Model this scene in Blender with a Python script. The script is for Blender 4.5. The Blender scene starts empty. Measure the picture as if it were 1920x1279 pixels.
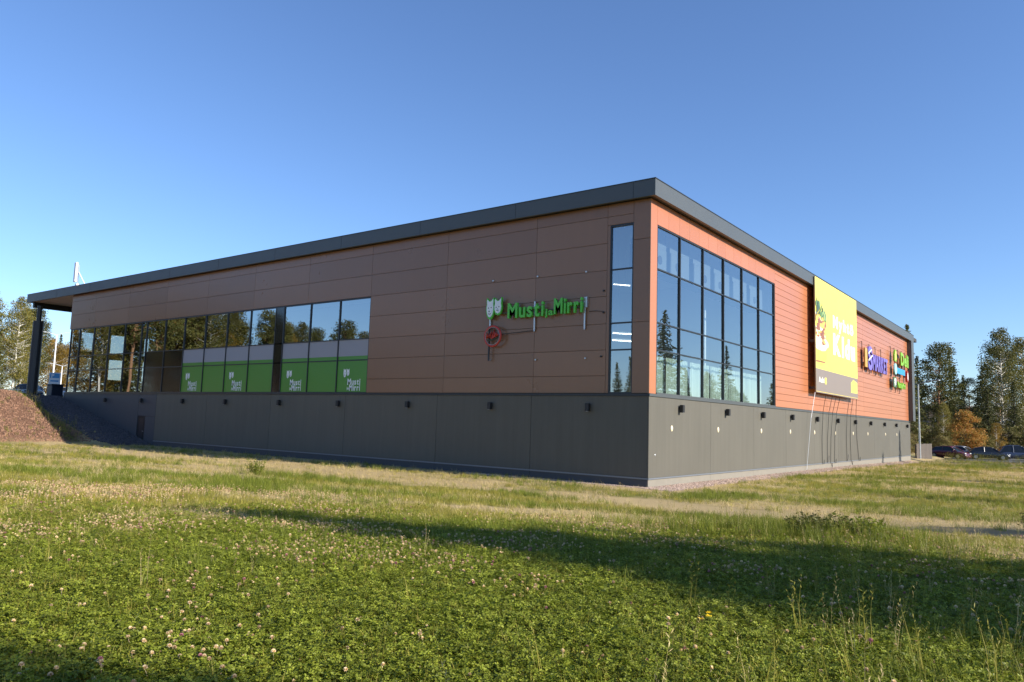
import bpy, bmesh, math, random
import numpy as np
from mathutils import Vector, Matrix

random.seed(7)
rng = np.random.default_rng(7)
scene = bpy.context.scene
C = scene.collection
PI = math.pi

# ------------------------------------------------------------------ camera
YAW, PITCH, ROLL = 0.648581606, 0.107133153, 0.030852893
fw = Vector((-math.sin(YAW) * math.cos(PITCH), math.cos(YAW) * math.cos(PITCH), math.sin(PITCH)))
rt0 = Vector((math.cos(YAW), math.sin(YAW), 0.0))
up0 = rt0.cross(fw)
rt = math.cos(ROLL) * rt0 + math.sin(ROLL) * up0
up = math.cos(ROLL) * up0 - math.sin(ROLL) * rt0
CAM = Vector((13.6631, -27.0970, 2.37848))
cd = bpy.data.cameras.new('camera')
cam = bpy.data.objects.new('camera', cd)
C.objects.link(cam)
cam.matrix_world = Matrix(((rt.x, up.x, -fw.x, CAM.x), (rt.y, up.y, -fw.y, CAM.y), (rt.z, up.z, -fw.z, CAM.z), (0, 0, 0, 1)))
cd.sensor_width = 36.0
cd.lens = 1413.956 / 1920 * 36
cd.clip_start = 0.1
cd.clip_end = 3000
scene.camera = cam

# ------------------------------------------------------------------ sky, sun, exposure
SUN_EL, SUN_AZ = math.radians(27.0), math.radians(9.0)      # azimuth from +X towards +Y
w = bpy.data.worlds.new('World')
scene.world = w
w.use_nodes = True
nt = w.node_tree
nt.nodes.clear()
sky = nt.nodes.new('ShaderNodeTexSky')
sky.sky_type = 'NISHITA'
sky.sun_disc = False
sky.sun_elevation = SUN_EL
sky.sun_rotation = math.radians(90.0) - SUN_AZ
sky.altitude = 0
sky.air_density = 1.0
sky.dust_density = 0.1
sky.ozone_density = 5.5
bg = nt.nodes.new('ShaderNodeBackground')
bg.inputs['Strength'].default_value = 0.113
wo = nt.nodes.new('ShaderNodeOutputWorld')
tint = nt.nodes.new('ShaderNodeVectorMath')
tint.operation = 'MULTIPLY'
tint.inputs[1].default_value = (0.98, 0.985, 1.07)      # even tint of the whole sky
nt.links.new(sky.outputs[0], tint.inputs[0])
nt.links.new(tint.outputs[0], bg.inputs[0])
nt.links.new(bg.outputs[0], wo.inputs[0])
sd = bpy.data.lights.new('sun', 'SUN')
sd.energy = 5.0
sd.angle = math.radians(0.53)
sd.color = (1.0, 0.93, 0.82)
so = bpy.data.objects.new('sun', sd)
C.objects.link(so)
ldir = Vector((-math.cos(SUN_EL) * math.cos(SUN_AZ), -math.cos(SUN_EL) * math.sin(SUN_AZ), -math.sin(SUN_EL)))
so.rotation_euler = ldir.to_track_quat('-Z', 'Y').to_euler()
so.location = (60, 10, 60)
scene.view_settings.view_transform = 'Standard'
scene.view_settings.look = 'None'
scene.view_settings.gamma = 1.0
scene.view_settings.use_curve_mapping = False
scene.view_settings.exposure = 0.75
scene.render.engine = 'CYCLES'
scene.cycles.transparent_max_bounces = 24
scene.cycles.max_bounces = 8

# ------------------------------------------------------------------ materials
MATS = {}
def mat_base(name):
    m = bpy.data.materials.new(name)
    m.use_nodes = True
    MATS[name] = m
    n = m.node_tree.nodes
    return m, m.node_tree, n['Principled BSDF']

def N(t, typ, **kw):
    n = t.nodes.new(typ)
    for k, v in kw.items():
        setattr(n, k, v)
    return n

def mul_color(t, a, fac_socket, lo, hi):
    """colour a scaled by a value socket mapped 0..1 -> lo..hi"""
    mr = N(t, 'ShaderNodeMapRange')
    mr.inputs['To Min'].default_value = lo
    mr.inputs['To Max'].default_value = hi
    t.links.new(fac_socket, mr.inputs['Value'])
    vm = N(t, 'ShaderNodeVectorMath', operation='SCALE')
    if hasattr(a, 'is_linked'):
        t.links.new(a, vm.inputs[0])
    else:
        vm.inputs[0].default_value = a
    t.links.new(mr.outputs[0], vm.inputs['Scale'])
    return vm.outputs[0]

def plain(name, col, rough=0.5, metal=0.0, var=0.12, scale=1.5, obj_var=0.0, bump=0.0, bscale=40, spec=0.5, coat=0.0, streak=0.0):
    m, t, b = mat_base(name)
    tc = N(t, 'ShaderNodeTexCoord')
    no = N(t, 'ShaderNodeTexNoise')
    no.inputs['Scale'].default_value = scale
    no.inputs['Detail'].default_value = 6
    no.inputs['Roughness'].default_value = 0.65
    geo = N(t, 'ShaderNodeNewGeometry')
    t.links.new(geo.outputs['Position'], no.inputs['Vector'])
    c = mul_color(t, col[:3], no.outputs['Fac'], 1 - var, 1 + var)
    if obj_var:
        oi = N(t, 'ShaderNodeObjectInfo')
        c = mul_color(t, c, oi.outputs['Random'], 1 - obj_var, 1 + obj_var)
    if streak:
        mp = N(t, 'ShaderNodeMapping'); mp.inputs['Scale'].default_value = (3.0, 3.0, 0.16)
        n3 = N(t, 'ShaderNodeTexNoise'); n3.inputs['Scale'].default_value = 1.0; n3.inputs['Detail'].default_value = 7; n3.inputs['Roughness'].default_value = 0.7
        t.links.new(geo.outputs['Position'], mp.inputs['Vector']); t.links.new(mp.outputs[0], n3.inputs['Vector'])
        c = mul_color(t, c, n3.outputs['Fac'], 1 - streak, 1 + streak)
    t.links.new(c, b.inputs['Base Color'])
    b.inputs['Roughness'].default_value = rough
    b.inputs['Metallic'].default_value = metal
    b.inputs['Specular IOR Level'].default_value = spec
    b.inputs['Coat Weight'].default_value = coat
    rr = N(t, 'ShaderNodeMapRange')
    rr.inputs['To Min'].default_value = max(0.02, rough - 0.06)
    rr.inputs['To Max'].default_value = min(1.0, rough + 0.06)
    t.links.new(no.outputs['Fac'], rr.inputs['Value'])
    t.links.new(rr.outputs[0], b.inputs['Roughness'])
    if bump:
        n2 = N(t, 'ShaderNodeTexNoise')
        n2.inputs['Scale'].default_value = bscale
        n2.inputs['Detail'].default_value = 4
        t.links.new(geo.outputs['Position'], n2.inputs['Vector'])
        bp = N(t, 'ShaderNodeBump')
        bp.inputs['Strength'].default_value = bump
        bp.inputs['Distance'].default_value = 0.02
        t.links.new(n2.outputs['Fac'], bp.inputs['Height'])
        t.links.new(bp.outputs[0], b.inputs['Normal'])
    return m

def glass(name, refl=0.22, tint=(0.75, 0.82, 0.82)):
    m, t, b = mat_base(name)
    t.nodes.remove(b)
    out = t.nodes['Material Output']
    tr = N(t, 'ShaderNodeBsdfTransparent')
    tr.inputs[0].default_value = (*tint, 1)
    gl = N(t, 'ShaderNodeBsdfGlossy')
    gl.inputs['Roughness'].default_value = 0.008
    gl.inputs['Color'].default_value = (0.86, 0.93, 0.96, 1)
    lw = N(t, 'ShaderNodeFresnel')
    lw.inputs['IOR'].default_value = 1.55
    ad = N(t, 'ShaderNodeMath', operation='ADD', use_clamp=True)
    ad.inputs[1].default_value = refl
    t.links.new(lw.outputs[0], ad.inputs[0])
    # slight waviness of large panes
    no = N(t, 'ShaderNodeTexNoise')
    no.inputs['Scale'].default_value = 0.55
    no.inputs['Detail'].default_value = 1.0
    geo = N(t, 'ShaderNodeNewGeometry')
    t.links.new(geo.outputs['Position'], no.inputs['Vector'])
    bp = N(t, 'ShaderNodeBump')
    bp.inputs['Strength'].default_value = 0.06
    bp.inputs['Distance'].default_value = 0.05
    t.links.new(no.outputs['Fac'], bp.inputs['Height'])
    t.links.new(bp.outputs[0], gl.inputs['Normal'])
    mx = N(t, 'ShaderNodeMixShader')
    t.links.new(ad.outputs[0], mx.inputs[0])
    t.links.new(tr.outputs[0], mx.inputs[1])
    t.links.new(gl.outputs[0], mx.inputs[2])
    t.links.new(mx.outputs[0], out.inputs[0])
    return m

def leafmat(name, cols, trans=0.35, rough=0.55, obj=0.25, noise_scale=0.0, dark=0.35):
    """cols: colours mixed by random-per-island; brightness varied per object/instance"""
    m, t, b = mat_base(name)
    out = t.nodes['Material Output']
    geo = N(t, 'ShaderNodeNewGeometry')
    ramp = N(t, 'ShaderNodeValToRGB')
    el = ramp.color_ramp.elements
    while len(el) < len(cols):
        el.new(0.5)
    for i, c in enumerate(cols):
        el[i].position = i / max(1, len(cols) - 1)
        el[i].color = (*c, 1)
    oi = N(t, 'ShaderNodeObjectInfo')
    addn = N(t, 'ShaderNodeMath', operation='MULTIPLY_ADD')
    addn.inputs[1].default_value = 0.7
    t.links.new(geo.outputs['Random Per Island'], addn.inputs[0])
    m2 = N(t, 'ShaderNodeMath', operation='MULTIPLY')
    m2.inputs[1].default_value = 0.3
    t.links.new(oi.outputs['Random'], m2.inputs[0])
    t.links.new(m2.outputs[0], addn.inputs[2])
    t.links.new(addn.outputs[0], ramp.inputs[0])
    c = mul_color(t, ramp.outputs[0], oi.outputs['Random'], 1 - obj, 1 + obj)
    t.links.new(c, b.inputs['Base Color'])
    b.inputs['Roughness'].default_value = rough
    b.inputs['Specular IOR Level'].default_value = 0.3
    tr = N(t, 'ShaderNodeBsdfTranslucent')
    t.links.new(c, tr.inputs[0])
    mx = N(t, 'ShaderNodeMixShader')
    mx.inputs[0].default_value = trans
    t.links.new(b.outputs[0], mx.inputs[1])
    t.links.new(tr.outputs[0], mx.inputs[2])
    t.links.new(mx.outputs[0], out.inputs[0])
    return m

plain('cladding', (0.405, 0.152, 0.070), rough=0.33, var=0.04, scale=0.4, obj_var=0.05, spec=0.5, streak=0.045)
plain('cladding_shaded', (0.245, 0.126, 0.066), rough=0.29, var=0.05, scale=0.4, obj_var=0.07, spec=0.5, streak=0.06)  # browner copy of cladding: the long side's shade is put into the colour
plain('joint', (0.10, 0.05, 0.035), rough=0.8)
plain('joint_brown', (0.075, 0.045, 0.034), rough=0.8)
plain('base_panel', (0.112, 0.105, 0.086), rough=0.6, var=0.10, scale=0.5, obj_var=0.05, spec=0.3, streak=0.2)
plain('base_dark', (0.055, 0.06, 0.068), rough=0.55, var=0.10, scale=0.8)
plain('base_brown', (0.13, 0.07, 0.052), rough=0.5, var=0.06, scale=0.7)
plain('plinth', (0.22, 0.20, 0.165), rough=0.85, var=0.15, scale=3, bump=0.3, bscale=30)
plain('fascia', (0.070, 0.078, 0.080), rough=0.45, var=0.05, scale=0.8)
plain('frame', (0.018, 0.021, 0.025), rough=0.4, var=0.05)
plain('drip', (0.20, 0.22, 0.25), rough=0.4, metal=0.3, var=0.06)
plain('soffit', (0.74, 0.60, 0.48), rough=0.6, var=0.06)
plain('roofing', (0.05, 0.05, 0.05), rough=0.9)
plain('column_paint', (0.022, 0.024, 0.026), rough=0.45)
plain('int_white', (0.72, 0.72, 0.70), rough=0.7, var=0.04)
plain('int_grey', (0.22, 0.22, 0.22), rough=0.8, var=0.08)
plain('int_dark', (0.06, 0.06, 0.06), rough=0.8, var=0.1)
plain('duct', (0.21, 0.23, 0.235), rough=0.45, var=0.05)
plain('blind', (0.60, 0.68, 0.60), rough=0.9, var=0.08, scale=3)
plain('black', (0.012, 0.012, 0.013), rough=0.5)
plain('galv', (0.55, 0.56, 0.57), rough=0.35, metal=0.6, var=0.08, scale=6)
plain('white_paint', (0.78, 0.78, 0.76), rough=0.45, var=0.05)
plain('film_green', (0.075, 0.25, 0.03), rough=0.3, var=0.03)
plain('film_grey', (0.30, 0.30, 0.33), rough=0.6, var=0.03)
plain('film_black', (0.012, 0.012, 0.012), rough=0.09, var=0.1)
plain('sign_green', (0.09, 0.50, 0.04), rough=0.35, var=0.03)
plain('sign_white', (0.75, 0.78, 0.78), rough=0.4, var=0.02)
plain('sign_red', (0.48, 0.045, 0.03), rough=0.4, var=0.03)
plain('sign_purple', (0.16, 0.12, 0.45), rough=0.4, var=0.03)
plain('sign_yellow', (0.50, 0.30, 0.06), rough=0.4, var=0.03)
plain('sign_lime', (0.20, 0.44, 0.015), rough=0.4, var=0.03)
plain('sign_blue', (0.02, 0.26, 0.52), rough=0.4, var=0.03)
plain('sign_cyan', (0.35, 0.68, 0.74), rough=0.4, var=0.03)
plain('sign_dark', (0.03, 0.06, 0.04), rough=0.5, var=0.03)
plain('ban_yellow', (0.80, 0.66, 0.11), rough=0.5, var=0.04, scale=0.4)
plain('ban_yellow2', (0.70, 0.58, 0.09), rough=0.5, var=0.06, scale=0.8)
plain('ban_white', (0.86, 0.86, 0.78), rough=0.5, var=0.02)
plain('ban_grey', (0.21, 0.175, 0.155), rough=0.55, var=0.05)
plain('ban_leaf', (0.12, 0.24, 0.09), rough=0.5, var=0.35, scale=2.5)
plain('ban_leaf2', (0.05, 0.10, 0.07), rough=0.5, var=0.35, scale=2.5)
plain('ban_leaf3', (0.28, 0.40, 0.14), rough=0.5, var=0.3, scale=2.5)
plain('ban_red', (0.40, 0.06, 0.04), rough=0.5, var=0.3, scale=2.5)
plain('ban_brown', (0.26, 0.10, 0.06), rough=0.5, var=0.4, scale=2.0)
plain('ban_bun', (0.74, 0.46, 0.10), rough=0.5, var=0.15, scale=1.2)
plain('ban_cream', (0.84, 0.78, 0.50), rough=0.5, var=0.1)
plain('vent_cream', (0.72, 0.62, 0.42), rough=0.5)
plain('wood_grey', (0.12, 0.10, 0.085), rough=0.85, var=0.25, scale=5, obj_var=0.15)
plain('asphalt', (0.10, 0.098, 0.094), rough=0.9, var=0.2, scale=6, bump=0.4, bscale=60)
plain('stone', (0.42, 0.31, 0.25), rough=0.9, var=0.2, scale=8, obj_var=0.35)
plain('stone_grey', (0.07, 0.062, 0.066), rough=0.9, var=0.2, scale=8, obj_var=0.35)
plain('bark_chip', (0.20, 0.110, 0.068), rough=0.95, var=0.25, scale=8, obj_var=0.45)
plain('bark', (0.10, 0.075, 0.055), rough=0.95, var=0.35, scale=3, bump=0.5, bscale=8)
plain('pine_bark', (0.30, 0.16, 0.085), rough=0.95, var=0.35, scale=2, bump=0.5, bscale=8)
plain('birch_bark', (0.62, 0.58, 0.50), rough=0.8, var=0.45, scale=3.5)
plain('tyre', (0.015, 0.015, 0.015), rough=0.85)
plain('alloy', (0.45, 0.46, 0.47), rough=0.3, metal=0.8)
plain('car_glass', (0.012, 0.014, 0.016), rough=0.06, var=0.02)
plain('car_red', (0.09, 0.01, 0.018), rough=0.25, coat=0.8, var=0.02)
plain('car_silver', (0.30, 0.31, 0.33), rough=0.28, metal=0.5, coat=0.6, var=0.02)
plain('car_black', (0.012, 0.013, 0.016), rough=0.25, coat=0.8, var=0.02)
plain('car_blue', (0.03, 0.04, 0.075), rough=0.25, coat=0.8, var=0.02)
plain('car_white', (0.70, 0.70, 0.70), rough=0.25, coat=0.8, var=0.02)
plain('lens_clear', (0.75, 0.76, 0.74), rough=0.1)
plain('lens_red', (0.42, 0.02, 0.015), rough=0.15)
plain('house_wall', (0.085, 0.065, 0.055), rough=0.8, var=0.15, scale=2)
plain('house_eave', (0.70, 0.70, 0.70), rough=0.6)
plain('bin_blue', (0.015, 0.025, 0.05), rough=0.5)
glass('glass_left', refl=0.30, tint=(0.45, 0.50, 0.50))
glass('glass_right', refl=0.28, tint=(0.74, 0.82, 0.82))
leafmat('spruce_leaf', [(0.045, 0.058, 0.018), (0.10, 0.105, 0.032), (0.17, 0.155, 0.05)], trans=0.2)
leafmat('pine_leaf', [(0.065, 0.078, 0.02), (0.145, 0.145, 0.038), (0.24, 0.21, 0.055)], trans=0.25)
leafmat('birch_leaf', [(0.075, 0.085, 0.018), (0.15, 0.14, 0.028), (0.25, 0.19, 0.035)], trans=0.35)
leafmat('autumn_leaf', [(0.16, 0.11, 0.02), (0.30, 0.19, 0.03), (0.38, 0.21, 0.03)], trans=0.35)
leafmat('maple_leaf', [(0.12, 0.13, 0.025), (0.28, 0.19, 0.035), (0.44, 0.17, 0.05)], trans=0.35)
leafmat('clover_leaf', [(0.115, 0.148, 0.013), (0.225, 0.26, 0.024), (0.33, 0.35, 0.046)], trans=0.4, obj=0.3)
leafmat('grass_blade', [(0.18, 0.175, 0.022), (0.30, 0.275, 0.04), (0.42, 0.35, 0.075)], trans=0.4, obj=0.25)
leafmat('lush_blade', [(0.09, 0.125, 0.012), (0.165, 0.20, 0.02), (0.26, 0.275, 0.036)], trans=0.4, obj=0.25)
leafmat('dry_blade', [(0.36, 0.27, 0.105), (0.52, 0.40, 0.17), (0.60, 0.48, 0.23)], trans=0.3, obj=0.25)
leafmat('clover_head', [(0.60, 0.38, 0.20), (0.80, 0.62, 0.38), (0.86, 0.78, 0.54)], trans=0.25, obj=0.2)
leafmat('clover_head_pink', [(0.40, 0.16, 0.18), (0.55, 0.24, 0.26), (0.62, 0.38, 0.34)], trans=0.25, obj=0.2)
leafmat('dandelion_petal', [(0.75, 0.48, 0.01), (0.85, 0.60, 0.02)], trans=0.2)
leafmat('weed_leaf', [(0.10, 0.115, 0.025), (0.18, 0.17, 0.045), (0.27, 0.17, 0.09)], trans=0.3)

m, t, b = mat_base('tube_light')
b.inputs['Emission Color'].default_value = (1, 0.95, 0.85, 1)
b.inputs['Emission Strength'].default_value = 6.0

# ground: colour by painted-in wear attributes (dry grass, bare brown earth) plus fine noise
m, t, b = mat_base('ground_earth')
at_d = N(t, 'ShaderNodeAttribute', attribute_name='dry')
at_s = N(t, 'ShaderNodeAttribute', attribute_name='soil')
geo = N(t, 'ShaderNodeNewGeometry')
n1 = N(t, 'ShaderNodeTexNoise'); n1.inputs['Scale'].default_value = 2.2; n1.inputs['Detail'].default_value = 9; n1.inputs['Roughness'].default_value = 0.7
n2 = N(t, 'ShaderNodeTexNoise'); n2.inputs['Scale'].default_value = 26; n2.inputs['Detail'].default_value = 5
for n in (n1, n2):
    t.links.new(geo.outputs['Position'], n.inputs['Vector'])
def mixc(t, f, a, bcol):
    mx = N(t, 'ShaderNodeMix', data_type='RGBA')
    for s, v in ((mx.inputs[0], f), (mx.inputs[6], a), (mx.inputs[7], bcol)):
        if hasattr(v, 'is_linked'):
            t.links.new(v, s)
        else:
            s.default_value = v if not isinstance(v, tuple) else (*v, 1)
    return mx.outputs[2]
green = mixc(t, n1.outputs['Fac'], (0.085, 0.095, 0.02), (0.22, 0.21, 0.045))
straw = mixc(t, n2.outputs['Fac'], (0.32, 0.23, 0.115), (0.56, 0.43, 0.225))
brown = mixc(t, n2.outputs['Fac'], (0.10, 0.055, 0.034), (0.23, 0.125, 0.08))
c1 = mixc(t, at_d.outputs['Fac'], green, straw)
c2 = mixc(t, at_s.outputs['Fac'], c1, brown)
t.links.new(c2, b.inputs['Base Color'])
b.inputs['Roughness'].default_value = 0.95
b.inputs['Specular IOR Level'].default_value = 0.1
bpn = N(t, 'ShaderNodeBump'); bpn.inputs['Strength'].default_value = 0.8; bpn.inputs['Distance'].default_value = 0.06
t.links.new(n2.outputs['Fac'], bpn.inputs['Height']); t.links.new(bpn.outputs[0], b.inputs['Normal'])

# ------------------------------------------------------------------ helpers
class MB:
    def __init__(self):
        self.v = []; self.f = []; self.smooth = False
    def add(self, vs, fs):
        o = len(self.v)
        self.v += [tuple(p) for p in vs]
        self.f += [tuple(i + o for i in f) for f in fs]
        return self
    def box(self, x0, x1, y0, y1, z0, z1):
        x0, x1 = sorted((x0, x1)); y0, y1 = sorted((y0, y1)); z0, z1 = sorted((z0, z1))
        return self.add([(x0, y0, z0), (x1, y0, z0), (x1, y1, z0), (x0, y1, z0), (x0, y0, z1), (x1, y0, z1), (x1, y1, z1), (x0, y1, z1)],
                        [(0, 3, 2, 1), (4, 5, 6, 7), (0, 1, 5, 4), (1, 2, 6, 5), (2, 3, 7, 6), (3, 0, 4, 7)])
    def bevbox(self, x0, x1, y0, y1, z0, z1, bev=0.01):
        bm = bmesh.new()
        bmesh.ops.create_cube(bm, size=1.0)
        for v in bm.verts:
            v.co = Vector((x0 + (v.co.x + .5) * (x1 - x0), y0 + (v.co.y + .5) * (y1 - y0), z0 + (v.co.z + .5) * (z1 - z0)))
        bmesh.ops.bevel(bm, geom=list(bm.edges), offset=bev, segments=1, affect='EDGES')
        bm.verts.index_update()
        self.add([tuple(v.co) for v in bm.verts], [tuple(v.index for v in f.verts) for f in bm.faces])
        bm.free()
        return self
    def tube(self, pts, rad, n=8, cap=True):
        pts = [Vector(p) for p in pts]
        if not isinstance(rad, (list, tuple)):
            rad = [rad] * len(pts)
        o = len(self.v)
        prev = None
        for i, p in enumerate(pts):
            d = (pts[min(i + 1, len(pts) - 1)] - pts[max(i - 1, 0)])
            d = d.normalized() if d.length > 1e-9 else Vector((0, 0, 1))
            a = d.orthogonal() if prev is None else (prev - d * prev.dot(d))
            a = a.normalized() if a.length > 1e-6 else d.orthogonal().normalized()
            prev = a
            b_ = d.cross(a)
            for k in range(n):
                an = 2 * PI * k / n
                self.v.append(tuple(p + (a * math.cos(an) + b_ * math.sin(an)) * rad[i]))
        for i in range(len(pts) - 1):
            for k in range(n):
                self.f.append((o + i * n + k, o + i * n + (k + 1) % n, o + (i + 1) * n + (k + 1) % n, o + (i + 1) * n + k))
        if cap:
            self.f.append(tuple(o + k for k in reversed(range(n))))
            self.f.append(tuple(o + (len(pts) - 1) * n + k for k in range(n)))
        return self
    def ell(self, c, rx, ry, rz, nu=10, nv=7):
        o = len(self.v)
        for j in range(nv + 1):
            th = PI * j / nv
            for i in range(nu):
                ph = 2 * PI * i / nu
                self.v.append((c[0] + rx * math.sin(th) * math.cos(ph), c[1] + ry * math.sin(th) * math.sin(ph), c[2] + rz * math.cos(th)))
        for j in range(nv):
            for i in range(nu):
                self.f.append((o + j * nu + i, o + (j + 1) * nu + i, o + (j + 1) * nu + (i + 1) % nu, o + j * nu + (i + 1) % nu))
        return self
    def mesh(self, name, mat, smooth=False):
        me = bpy.data.meshes.new(name)
        me.from_pydata(self.v, [], self.f)
        me.validate()
        if mat:
            me.materials.append(MATS[mat] if isinstance(mat, str) else mat)
        if smooth:
            me.polygons.foreach_set('use_smooth', [True] * len(me.polygons))
        return me
    def build(self, name, mat, parent=None, smooth=False):
        return put(name, self.mesh(name, mat, smooth), parent)

def put(name, me, parent=None):
    o = bpy.data.objects.new(name, me)
    C.objects.link(o)
    if parent is not None:
        o.parent = parent
        o.matrix_parent_inverse = Matrix.Identity(4)
    return o

def tag(o, label=None, cat=None, group=None, kind=None):
    if label: o['label'] = label
    if cat: o['category'] = cat
    if group: o['group'] = group
    if kind: o['kind'] = kind
    return o

def thing(name, label, cat, loc=(0, 0, 0), rz=0.0, group=None, scale=1.0):
    o = bpy.data.objects.new(name, None)
    o.empty_display_size = 0.2
    C.objects.link(o)
    o.location = loc
    o.rotation_euler = (0, 0, rz)
    o.scale = (scale,) * 3
    return tag(o, label, cat, group)

def dup(root, loc, rz=None, label=None, group=None, scale=None):
    r = root.copy(); C.objects.link(r)
    r.location = loc
    if rz is not None: r.rotation_euler = (0, 0, rz)
    if scale is not None: r.scale = (scale,) * 3
    if label: r['label'] = label
    if group: r['group'] = group
    for ch in list(root.children):
        c = ch.copy(); C.objects.link(c); c.parent = r
        for g in list(ch.children):
            d = g.copy(); C.objects.link(d); d.parent = c
    return r

ORD = ['first', 'second', 'third', 'fourth', 'fifth', 'sixth', 'seventh', 'eighth', 'ninth', 'tenth', 'eleventh', 'twelfth', 'thirteenth', 'fourteenth', 'fifteenth', 'sixteenth']

def text_mesh(s, size, depth, bold=0.0, shear=0.0, mat=None):
    """letters in the local XY plane, extruded along +-Z; returns mesh and its width"""
    cu = bpy.data.curves.new('lettering', 'FONT')
    cu.body = s; cu.size = size; cu.extrude = depth / 2; cu.offset = bold; cu.shear = shear
    cu.resolution_u = 6
    ob = bpy.data.objects.new('lettering', cu)
    C.objects.link(ob)
    dg = bpy.context.evaluated_depsgraph_get()
    me = bpy.data.meshes.new_from_object(ob.evaluated_get(dg))
    bpy.data.objects.remove(ob)
    co = np.zeros(len(me.vertices) * 3)
    me.vertices.foreach_get('co', co)
    co = co.reshape(-1, 3)
    x0, x1 = (co[:, 0].min(), co[:, 0].max()) if len(co) else (0, 0)
    co[:, 0] -= x0
    me.vertices.foreach_set('co', co.ravel())
    me.materials.clear()
    if mat: me.materials.append(MATS[mat])
    return me, x1 - x0

MX_LEFT = Matrix(((1, 0, 0, 0), (0, 0, -1, 0), (0, 1, 0, 0), (0, 0, 0, 1)))     # text faces -Y, runs +X
MX_RIGHT = Matrix(((0, 0, 1, 0), (1, 0, 0, 0), (0, 1, 0, 0), (0, 0, 0, 1)))    # text faces +X, runs +Y
def letters(parent, s, size, depth, start, width, face, mat, bold=0.0, shear=0.0, zs=1.0, name='letter', gap=0.12):
    """separate letter parts spread over width; start = lower-left point on the face plane"""
    ms = [(c, *text_mesh(c, size, depth, bold, shear, mat)) for c in s if c != ' ']
    tot = sum(x[2] for x in ms) + gap * size * (len(ms) - 1)
    k = width / tot
    x = 0
    for c, me, wd in ms:
        M = face.to_3x3() @ Matrix.Diagonal((k, zs, 1)).to_3x3()
        off = Vector(start) + face.to_3x3() @ Vector((x, 0, 0))
        me.transform(Matrix.Translation(off) @ M.to_4x4())
        me.update()
        put(name, me, parent)
        x += (wd + gap * size) * k

def vnoise(x, y, seed=0):
    xi = np.floor(x).astype(np.int64); yi = np.floor(y).astype(np.int64)
    fx = x - xi; fy = y - yi
    fx = fx * fx * (3 - 2 * fx); fy = fy * fy * (3 - 2 * fy)
    def h(a, b_):
        n = (a * 374761393 + b_ * 668265263 + seed * 1442695041) & 0x7fffffff
        n = ((n ^ (n >> 13)) * 1274126177) & 0x7fffffff
        return ((n ^ (n >> 16)) & 0xffff) / 65535.0
    return (h(xi, yi) * (1 - fx) + h(xi + 1, yi) * fx) * (1 - fy) + (h(xi, yi + 1) * (1 - fx) + h(xi + 1, yi + 1) * fx) * fy

def fbm(x, y, seed=0, oct=4):
    s = np.zeros_like(x, dtype=float); a = 0.5; tot = 0
    for i in range(oct):
        s += a * vnoise(x, y, seed + i * 17); tot += a
        x = x * 2.03 + 3.1; y = y * 2.03 + 7.7; a *= 0.5
    return s / tot

def sstep(a, b_, x):
    t_ = np.clip((x - a) / (b_ - a), 0, 1)
    return t_ * t_ * (3 - 2 * t_)

# ------------------------------------------------------------------ ground
def segdist(x, y, pts):
    d = np.full(np.shape(x), 1e9)
    for (ax, ay), (bx, by) in zip(pts[:-1], pts[1:]):
        ux, uy = bx - ax, by - ay
        tt = np.clip(((x - ax) * ux + (y - ay) * uy) / (ux * ux + uy * uy), 0, 1)
        d = np.minimum(d, np.hypot(x - ax - tt * ux, y - ay - tt * uy))
    return d

TRACK = [(2.2, -5.2), (5.5, -6.6), (9.0, -7.8), (12.6, -9.3), (18, -12), (26, -17)]
def gz(x, y):
    x = np.asarray(x, float); y = np.asarray(y, float)
    d = np.hypot(np.maximum(x, 0), np.maximum(-y, 0))
    z = 0.85 * sstep(4, 25, d) * sstep(14, -10, y) * sstep(-34, -6, x)
    z = z - 0.30 * sstep(25, 60, y) * sstep(-1, 1.0, x)
    z = z + 0.10 * (fbm(x * 0.22, y * 0.22, 3) - 0.5) * sstep(0.5, 4, d)
    z = z + 0.05 * (fbm(x * 0.9, y * 0.9, 5) - 0.5) * sstep(0.5, 3, d)
    z = z + 0.16 * np.exp(-(((x - 10.0) / 2.4) ** 2 + ((y + 14.0) / 1.6) ** 2))
    z = z - 0.06 * np.exp(-(segdist(x, y, TRACK) / 0.8) ** 2)
    # bank on the left: gravel ramp beside the wall, brown earth slope in front of it
    ramp = 3.32 * np.clip((-37.6 - x) / 15.4, 0, 1)
    bank = 3.42 * sstep(0, 1, np.clip((-40.6 - x) / 13.0, 0, 1)) + 0.35 * sstep(-41, -44, x) * sstep(-56, -50, x) * (0.5 + fbm(x * .4, y * .4, 9))
    mixw = sstep(-2.3, -3.6, y)
    e = ramp * (1 - mixw) + bank * mixw
    e = e - 0.35 * np.exp(-((y + 2.75) / 0.55) ** 2) * sstep(-38, -41, x) * sstep(-55, -51, x)
    flat = sstep(-53.5, -55.0, x)
    e = e * (1 - flat) + 3.32 * flat
    return z * (1 - sstep(-38, -42, x)) + e

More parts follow.
